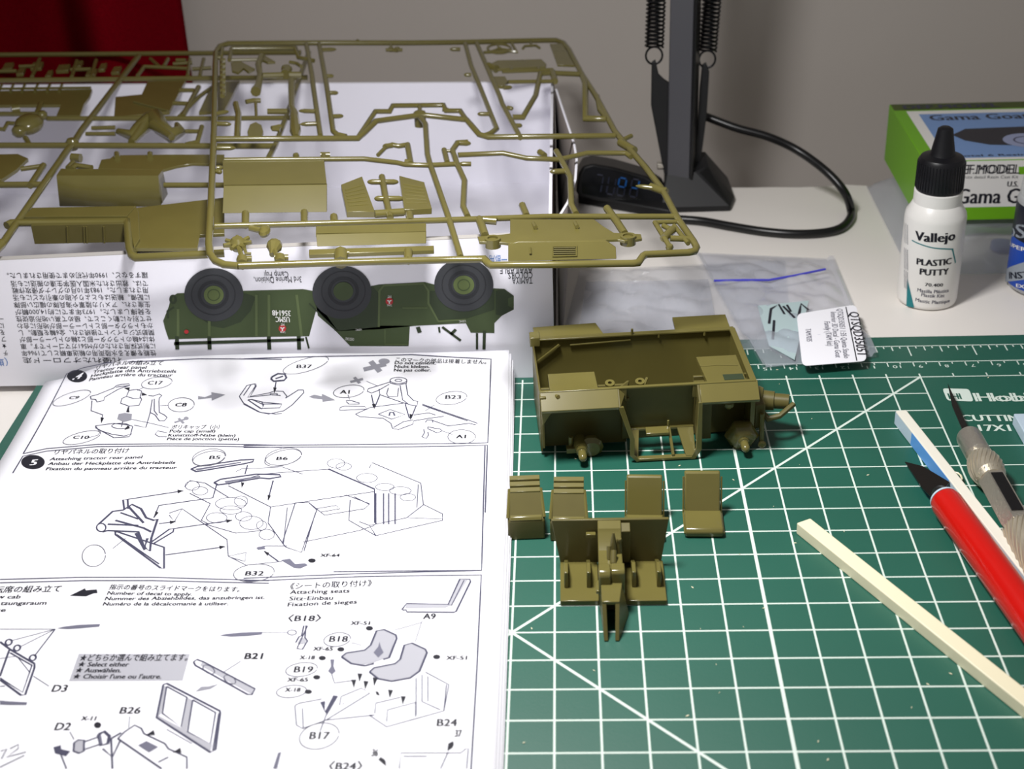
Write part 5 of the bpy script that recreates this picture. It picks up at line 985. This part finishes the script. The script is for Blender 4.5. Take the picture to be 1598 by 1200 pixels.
# ------------------------------------------------------------------ digital clock
mat('clock_face', (8, 10, 16), 0.08, spec=0.6); mat('digit_on', (30, 90, 160), 0.3, emit=(40, 130, 230), estr=0.1); mat('digit_off', (52, 56, 74), 0.4)
ck = thing('digital_clock', 'small black digital clock with dim blue digits behind the sprue corner', 'clock', (48, 335, -3))
CY = 333.0
def cpn(x, y, dy=0.0): return hit(x, y, (0, CY + dy, 0), (0, 1, -0.35))
outl = [(903, 272), (910, 260), (925, 256), (960, 262), (1010, 276), (1035, 292), (1045, 312), (1040, 322), (1000, 322), (935, 314), (905, 308), (899, 300)]
b = MB(); fr_ = [cpn(x, y) for x, y in roundpoly(outl, 3, 3)]; b.slab(fr_, (0, 16, -1)); b.build('case', 'black_plastic', ck, bevel=0.9)
b = MB(); b.slab([cpn(x, y, -0.25) for x, y in [(908, 274), (914, 263), (926, 260), (960, 266), (1006, 279), (1028, 294), (1034, 312), (1000, 316), (937, 308), (908, 302)]], (0, 0.3, 0)); b.build('display_window', 'clock_face', ck)
b = MB(); b.slab([atz(902, 318, -3), atz(1045, 343, -3), atz(1048, 325, -3), atz(905, 305, -3)], (0, 0, 5)); b.build('foot', 'black_matte', ck, bevel=0.8)
SEG = {'a': ((0, 2), (1, 2)), 'b': ((1, 2), (1, 1)), 'c': ((1, 1), (1, 0)), 'd': ((0, 0), (1, 0)), 'e': ((0, 1), (0, 0)), 'f': ((0, 2), (0, 1)), 'g': ((0, 1), (1, 1))}
for i, (x, y, on, off) in enumerate(((926, 299, '', 'abc'), (946, 302, '', 'bcdef'), (962, 304, 'afgb', 'cde'), (982, 306, 'gb', 'acdef'))):
    for segs, m_, dd in ((off, 'digit_off', -0.45), (on, 'digit_on', -0.55)):
        if not segs: continue
        b = MB()
        for s_ in segs:
            (u0, v0), (u1, v1) = SEG[s_]; f_ = lambda uu, vv: cpn(x + uu * 11 + vv * 2.5, y - vv * 13.5 + uu * 2.2, dd)
            p0, p1 = f_(u0, v0), f_(u1, v1); p0, p1 = p0.lerp(p1, 0.12), p1.lerp(p0, 0.12); b.tube([p0, p1], 0.32, 4)
        b.build('digit', m_, ck)
# ------------------------------------------------------------------ putty bottle
mat('bottle_white', (236, 234, 230), 0.35); mat('cap_black', (20, 20, 24), 0.38); mat('teal', (24, 122, 128), 0.45); mat('glue_blue', (22, 70, 170), 0.4); mat('glue_dark', (14, 20, 40), 0.4); mat('label_silver', (150, 158, 168), 0.4)
film('frost', (238, 240, 242), 0.25, 0.25, 0.08); film('bag_film', (225, 230, 240), 0.76, 0.15, 0.035); film('bag_film_dense', (222, 226, 238), 0.58, 0.16, 0.04); film('bag_film_clear', (225, 230, 240), 0.94, 0.2, 0.0)
bc = atz(1451, 478, -3); BCX, BCY = bc.x, bc.y + 7.0
pb = thing('putty_bottle', 'white plastic putty dropper bottle with black cap', 'bottle', (BCX, BCY, -3))
def bz(y): return aty(1451, y, BCY - 8).z
RB = (aty(1498, 430, BCY).x - aty(1405, 430, BCY).x) / 2
z0 = -3
hS = bz(337) + 3; hN = bz(318) + 3; hC0 = bz(306) + 3; hC1 = bz(255) + 3; hT = bz(209) + 3
b = MB(); b.lathe([(RB * .86, 0), (RB * .97, .8), (RB, 2.4), (RB, hS - 3), (RB * .97, hS - 1), (RB * .86, hS + 1.2), (RB * .78, hN - 2.0), (RB * .72, hN - 1.4)], (BCX, BCY, z0), n=56); b.build('bottle_body', 'bottle_white', pb, smooth=50)
b = MB(); b.lathe([(RB * .70, hN - 2.4), (RB * .78, hN - 2), (RB * .78, hC0 - .4), (RB * .72, hC0)], (BCX, BCY, z0), n=48); b.build('tamper_ring', 'bottle_white', pb, smooth=50)
RC = RB * .76
b = MB(); b.lathe([(RC * .96, hC0 - .2), (RC, hC0 + .6), (RC * .98, hC1 - 1.5), (RC * .9, hC1 - .2), (RC * .55, hC1 + .8), (RC * .5, hC1 + 2.2), (RC * .36, hT - 3), (RC * .32, hT - .8), (RC * .2, hT)], (BCX, BCY, z0), n=48); cp_ = b.build('cap', 'cap_black', pb, smooth=40)
for k in range(44):
    a = 2 * math.pi * k / 44; b = MB(); e = Vector((math.cos(a), math.sin(a), 0)); b.tube([Vector((BCX, BCY, z0 + hC0 + 1)) + e * RC, Vector((BCX, BCY, z0 + hC1 - 2)) + e * RC * .985], 0.28, 4); b.build('cap_rib', 'cap_black', cp_)
def cyl_chart(cx_, cy_, R, a0=-math.pi / 2):
    def p3(u, v, h=0.0): a = a0 + u / R; return Vector((cx_ + (R + h) * math.cos(a), cy_ + (R + h) * math.sin(a), v))
    def q(x, y):
        d = ray(x, y); o = CAM - Vector((cx_, cy_, 0)); A_ = d.x ** 2 + d.y ** 2; B_ = 2 * (o.x * d.x + o.y * d.y); C_ = o.x ** 2 + o.y ** 2 - R * R; disc = max(0.0, B_ * B_ - 4 * A_ * C_)
        t = (-B_ - math.sqrt(disc)) / (2 * A_); p = CAM + d * t; return Vector((((math.atan2(p.y - cy_, p.x - cx_) - a0 + math.pi) % (2 * math.pi) - math.pi) * R, p.z))
    return Chart(p3, q)
BC = cyl_chart(BCX, BCY, RB)
V = crop(1360, 140, 793 / 238)
k = Ink(BC, 0.08); k.text('Vallejo', V(228, 780), V(432, 778), 4.2, bold=0.55)
k.text('PLASTIC', V(236, 907), V(413, 904), 2.9, bold=0.45); k.text('PUTTY', V(252, 960), V(398, 958), 2.9, bold=0.45); k.text('70.400', V(278, 1020), V(370, 1022), 1.5, bold=0.15)
k.done('label_text', 'ink', pb)
k = Ink(BC, 0.08); k.text('Masilla Plástica', V(238, 1048), V(400, 1050), 1.6, bold=0.06); k.text('Plastik Kitt', V(258, 1073), V(378, 1078), 1.6, bold=0.06); k.text('Mastic Plastique', V(228, 1098), V(405, 1104), 1.6, bold=0.06)
for i, x in enumerate((172, 180, 188)):
    for y0, y1 in ((690, 795), (820, 930), (935, 1030)): k.line([V(x, y0 + i * 6), V(x + 1, y1 + i * 5)], 0.3, step=1)
k.done('label_small_print', 'ink_grey', pb)
k = Ink(BC, 0.08); [k.line([V(186.5 + (182 - 186.5) * t, 980 + 142 * t), V(187 + 35 * t, 980 + 150 * t)], 0.42, step=0.6) for t in [j / 34 for j in range(1, 35)]]; k.line([V(210, 782), V(260, 805), V(320, 822), V(380, 827), V(425, 828)], 0.5, step=0.8); k.line([V(420, 828), V(436, 900)], 0.7, step=0.8); k.done('label_swoosh', 'teal', pb)
# ------------------------------------------------------------------ glue bottle at the frame edge
gc = atz(1572, 455, -3); GR = 15.0; GX, GY = gc.x + GR + 0.6, gc.y + 4
gb = thing('glue_bottle', 'clear and blue glue bottle with white cap beside the putty bottle', 'bottle', (GX, GY, -3))
def gz(y): return aty(1585, y, GY - 9).z
W_ = lambda x, y: V(x, y)
zt, zl1, zl0 = gz(326), gz(326), gz(452)
b = MB(); b.lathe([(GR * .8, 0), (GR * .95, 1.5), (GR, 5), (GR, zl1 + 3), (GR * .96, zl1 + 5), (GR * .9, zl1 + 6)], (GX, GY, -3), n=48); b.build('bottle_body', 'frost', gb, smooth=50)
b = MB(); b.lathe([(GR * .86, 1), (GR * .86, zl1 + 2)], (GX, GY, -3), n=40); b.build('liquid_glue', 'label_silver', gb, smooth=50)
b = MB(); b.lathe([(GR + .1, zl0 + 3), (GR + .15, zl0 + 3.2), (GR + .15, zl1 + 3 - 16), (GR + .1, zl1 + 3 - 15.8)], (GX, GY, -3), n=48, caps=False); b.build('blue_label', 'glue_blue', gb, smooth=50)
b = MB(); b.lathe([(GR + .1, zl1 + 3 - 16), (GR + .15, zl1 + 3 - 15.9), (GR + .15, zl1 + 2.2), (GR + .1, zl1 + 2.4)], (GX, GY, -3), n=48, caps=False); b.build('dark_label_band', 'glue_dark', gb, smooth=50)
b = MB(); b.lathe([(GR * .93, zl1 + 4.5), (GR * .95, zl1 + 6), (GR * .9, zl1 + 14), (GR * .7, zl1 + 19), (GR * .4, zl1 + 21)], (GX, GY, -3), n=40); b.build('cap', 'frost', gb, smooth=50)
GC = cyl_chart(GX, GY, GR)
k = Ink(GC, 0.25); k.text('bSI', V(718, 760), V(850, 768), 6.0, bold=0.9); k.done('label_logo', 'label_silver', gb)
k = Ink(GC, 0.25); k.text('SUPER THIN', V(708, 800), V(990, 838), 1.8, bold=0.3); k.text('EXTRA', V(755, 1025), V(880, 1035), 1.6, bold=0.2); k.done('label_text', 'bottle_white', gb)
k = Ink(GC, 0.22); [k.line([V(698, 942 + j * 3.2), V(800, 900 + j * 5), V(860, 905 + j * 5)], 0.9, step=0.8) for j in range(17)]; k.done('label_stripe', 'label_silver', gb)
k = Ink(GC, 0.3); k.text('INSTA', V(720, 982), V(880, 965), 3.0, bold=0.5); k.done('label_stripe_text', 'glue_dark', gb)

# ------------------------------------------------------------------ resin set: green card box standing on a clear bag
mat('card_green', (112, 176, 22), 0.4); mat('card_olive', (70, 84, 28), 0.5); mat('card_blue', (118, 152, 204), 0.4); mat('card_dark', (34, 34, 44), 0.4); mat('wheel_grey', (150, 158, 190), 0.5)
gx0 = thing('resin_set_box', 'green and white card box of resin parts behind the putty bottle', 'box', (215, 305, 8))
gp = atz(1443, 345, 9); GYF = gp.y; ZF = aty(1443, 252, GYF).z
GXL = gp.x - 3.0; GXR = GXL + 95
bk2 = atz(1388, 163, ZF).y
gbx = MB(); gbx.box((GXL, GYF, 9), (GXR, bk2, ZF)); gbx.build('card_body', 'card_green', gx0, bevel=0.3)
CT = plane_chart((GXL, GYF, ZF), (1, 0, 0), (0, 1, 0)); CFt = plane_chart((GXL, GYF, 9), (1, 0, 0), (0, 0, 1)); dpt = bk2 - GYF; hgt_ = ZF - 9
k = Ink(CT, 0.06); k.poly([(6, 0.3), (94, 0.3), (94, dpt * .86), (6, dpt * .86)], uv=True); k.done('lid_white_panel', 'bottle_white', gx0)
k = Ink(CT, 0.05); k.poly([(0.5, dpt * .88), (94, dpt * .88), (94, dpt - .3), (0.5, dpt - .3)], uv=True); k.done('lid_olive_band', 'card_olive', gx0)
k = Ink(CT, 0.1); k.poly([(11, 3), (94, 3), (94, dpt * .8), (11, dpt * .8)], uv=True); k.done('lid_picture', 'card_blue', gx0)
k = Ink(CT, 0.14); k.poly([(20, dpt * .42), (28, dpt * .52), (60, dpt * .54), (62, dpt * .64), (80, dpt * .62), (92, dpt * .55), (92, dpt * .22), (60, dpt * .2), (34, dpt * .24), (24, dpt * .32)], uv=True); k.text('Gama Goat', (15, dpt * .68), (62, dpt * .68), dpt * .1, uv=True, bold=0.5); k.text('Total 6 Resin parts with', (15, 4.6), (72, 4.6), 2.4, uv=True, bold=0.3); k.done('picture_vehicle', 'card_dark', gx0)
k = Ink(CT, 0.18)
for r_ in (1.0,): k.poly([(52 + 11 * math.cos(t * math.pi / 14), dpt * .3 + 9.5 * math.sin(t * math.pi / 14)) for t in range(28)], uv=True)
k.done('picture_wheel', 'wheel_grey', gx0)
k = Ink(CT, 0.22); k.line([(52 + 6 * math.cos(t * math.pi / 10), dpt * .3 + 5 * math.sin(t * math.pi / 10)) for t in range(21)], 0.8, uv=True); k.text('DEF.MODEL', (6, dpt * .9), (52, dpt * .9), dpt * .07, uv=True, bold=0.7); k.done('picture_lettering', 'ink_grey', gx0, 'stuff')
k = Ink(CFt, 0.06); k.poly([(0.6, hgt_ * .22), (94.5, hgt_ * .22), (94.5, hgt_ - .3), (0.6, hgt_ - .3)], uv=True); k.done('front_white_panel', 'bottle_white', gx0)
k = Ink(CFt, 0.1); k.text('D', V(432, 440), V(465, 440), hgt_ * .17, bold=0.9); k.done('front_logo_initial', 'p_red', gx0)
k = Ink(CFt, 0.1); k.text('EF.MODEL', V(468, 438), V(765, 436), hgt_ * .16, bold=0.9); k.text('Definite detail Resin Cast Kit', V(436, 462), V(762, 460), hgt_ * .05); k.text('Gama Goat', V(440, 592), V(900, 588), hgt_ * .26, bold=0.5); k.text('U.S.', V(705, 503), V(760, 503), hgt_ * .09, bold=0.3); k.done('front_lettering', 'ink', gx0)
k = Ink(CFt, 0.1); k.poly([V(765, 400), V(900, 398), V(900, 440), V(765, 440)]); k.done('front_green_bar', 'card_green', gx0)
cb = thing('clear_parts_bag', 'puffed clear plastic bag under the green and white card box', 'bag', (205, 275, -3))
b = MB(); yl = atz(1440, 430, -3).y
def pil(u, v):
    x = GXL - 9 + 112 * u; a = math.pi * (v - 0.0); y = yl + (bk2 - 6 - yl) * v
    e = min(1, (u * (1 - u) * 9)) ** 0.5 * min(1, v * (1 - v) * 9) ** 0.5
    lump = 0.8 * math.sin(u * 23 + v * 5) + 0.6 * math.sin(u * 11 - v * 17)
    cap_ = 8.6 if y > GYF - 2 else 13
    return Vector((x, y, -2.6 + min(cap_, (11 + lump) * e)))
b.sheet(pil, [i / 40 for i in range(41)], [i / 30 for i in range(31)]); b.build('bag_film_top', 'bag_film_dense', cb, smooth=60)
b = MB(); b.sheet(lambda u, v: Vector((GXL - 9 + 112 * u, yl + (bk2 - 6 - yl) * v, -2.85)), [0, .5, 1], [0, .5, 1]); b.build('bag_film_bottom', 'bag_film_clear', cb)
for k_, (u, v, r_) in enumerate(((.2, .3, 5), (.42, .25, 5.5), (.63, .33, 5), (.3, .6, 4.5))):
    p = pil(u, v); b = MB(); b.lathe([(r_, 0), (r_, 2.6), (r_ * .6, 3.2)], (p.x, p.y, -2.6), n=20); b.build('resin_wheel', 'wheel_grey', cb)

# ------------------------------------------------------------------ zip bags between the hull and the wall
zb1 = thing('zip_bag', 'large crumpled clear zip bag lying behind the hull beside the kit box', 'bag', (60, 220, -3))
def crum(seed, amp):
    ph = [(random.Random(seed + i).uniform(0, 6.3), random.Random(seed * 7 + i).uniform(-.22, .22), random.Random(seed * 13 + i).uniform(-.22, .22)) for i in range(7)]
    return lambda x, y: amp * sum(abs(math.sin(a + kx * x + ky * y)) - .6 for a, kx, ky in ph) / 3
def bagsheet(root, name, quad, zf, m_, nu=46, nv=34, ragged=0.0):
    q = [Vector((p.x, p.y)) for p in quad]; b = MB()
    def fn(u, v):
        p = q[0].lerp(q[1], u).lerp(q[3].lerp(q[2], u), v); return Vector((p.x, p.y, zf(p.x, p.y, u, v)))
    b.sheet(fn, [i / nu for i in range(nu + 1)], [i / nv for i in range(nv + 1)]); return b.build(name, m_, root, smooth=70)
def basez(x, y): return 0.0 if y < 187 else -3.0
c1 = crum(3, 2.4); c2 = crum(9, 0.5)
Q1 = [atz(866, 560, 0), atz(1238, 545, 0), atz(1225, 408, -3), atz(905, 425, -3)]
def z1(x, y, u, v): e = min(1, 7 * u * (1 - u)) * min(1, 7 * v * (1 - v)); s_ = sm((y - 180) / 14); return 0.5 - 3 * s_ + 0.5 + e * (4.2 + c1(x, y))
bagsheet(zb1, 'upper_film', Q1, z1, 'bag_film', 70, 60); bagsheet(zb1, 'lower_film', Q1, lambda x, y, u, v: 0.35 - 3 * sm((y - 180) / 14), 'bag_film_clear')
# folded grey insert inside
Q1b = [atz(900, 530, 1), atz(1120, 520, 1), atz(1105, 438, -2), atz(915, 442, -2)]
bagsheet(zb1, 'folded_inner_film', Q1b, lambda x, y, u, v: 1.6 - 3 * sm((y - 180) / 14) + c2(x, y) + 1.2 * min(1, 5 * v * (1 - v)), 'bag_film_dense')
zb2 = thing('zip_bag', 'smaller clear zip bag with white rounded label across the mat edge', 'bag', (120, 190, 0))
Q2 = [atz(1190, 578, 0), atz(1368, 560, 0), atz(1300, 408, -3), atz(1085, 398, -3)]
c3 = crum(21, 2.6)
def z2(x, y, u, v): e = min(1, 6 * u * (1 - u)) * min(1, 6 * v * (1 - v)); s_ = sm((y - 180) / 14); return 1.3 - 3 * s_ + e * (3.0 + c3(x, y)) + 1.5 * (u > .97 or u < .02)
bagsheet(zb2, 'upper_film', Q2, z2, 'bag_film_dense', 70, 60); bagsheet(zb2, 'lower_film', Q2, lambda x, y, u, v: 0.9 - 3 * sm((y - 180) / 14), 'bag_film_clear')
mat('zip_blue', (70, 70, 190), 0.4); mat('decal_sheet', (176, 196, 198), 0.5)
ZS = plane_chart((0, 0, 3.2), (1, 0, 0), (0, 1, 0))
b = MB(); b.tube([atz(x, y, 2.6) for x, y in ((1114, 438), (1160, 437), (1200, 437), (1240, 430), (1288, 420))], 0.55, 6); b.build('zip_line', 'zip_blue', zb2)
b = MB(); b.slab([atz(1182, 478, 2.0), atz(1262, 470, 2.0), atz(1240, 562, 2.4), atz(1200, 540, 2.4)], (0, 0, 0.3)); ds = b.build('decal_sheet', 'decal_sheet', zb2)
DC = plane_chart((0, 0, 2.6), (1, 0, 0), (0, 1, 0)); k = Ink(DC, 0.15)
for pts_ in ([(1200, 505), (1203, 482), (1215, 475), (1224, 490)], [(1206, 530), (1208, 500)], [(1228, 476), (1234, 486)], [(1246, 494), (1250, 474), (1262, 484)], [(1222, 478), (1240, 496)]): k.line(pts_, 1.0)
k.done('decal_marks', 'card_dark', ds)
# label on the bag
lb = [(1243, 490), (1336, 475), (1353, 563), (1252, 571)]
LC = plane_chart((0, 0, 4.6), (1, 0, 0), (0, 1, 0.0))
b = MB(); b.slab([atz(x, y, 4.6) for x, y in roundpoly(lb, 9)], (0, 0, -0.15)); lab = b.build('paper_label', 'paper', zb2)
k = Ink(LC, 0.1); k.text('QTSQD35051', (1325, 487), (1338, 553), 4.0, bold=0.35); k.line([(1320, 479), (1337, 563)], 0.45); k.done('label_code', 'ink', lab)
k = Ink(LC, 0.1); k.text('QTSQD35051 1:35 Quinta Studio', (1306, 482), (1317, 559), 2.4); k.text('Interior 3D Decal - Gama Goat', (1296, 487), (1304, 558), 2.4); k.text('Family (TAM kit)', (1286, 502), (1291, 540), 2.4); k.text('TAM7035', (1257, 513), (1259, 533), 2.2); k.done('label_text', 'ink_grey', lab)
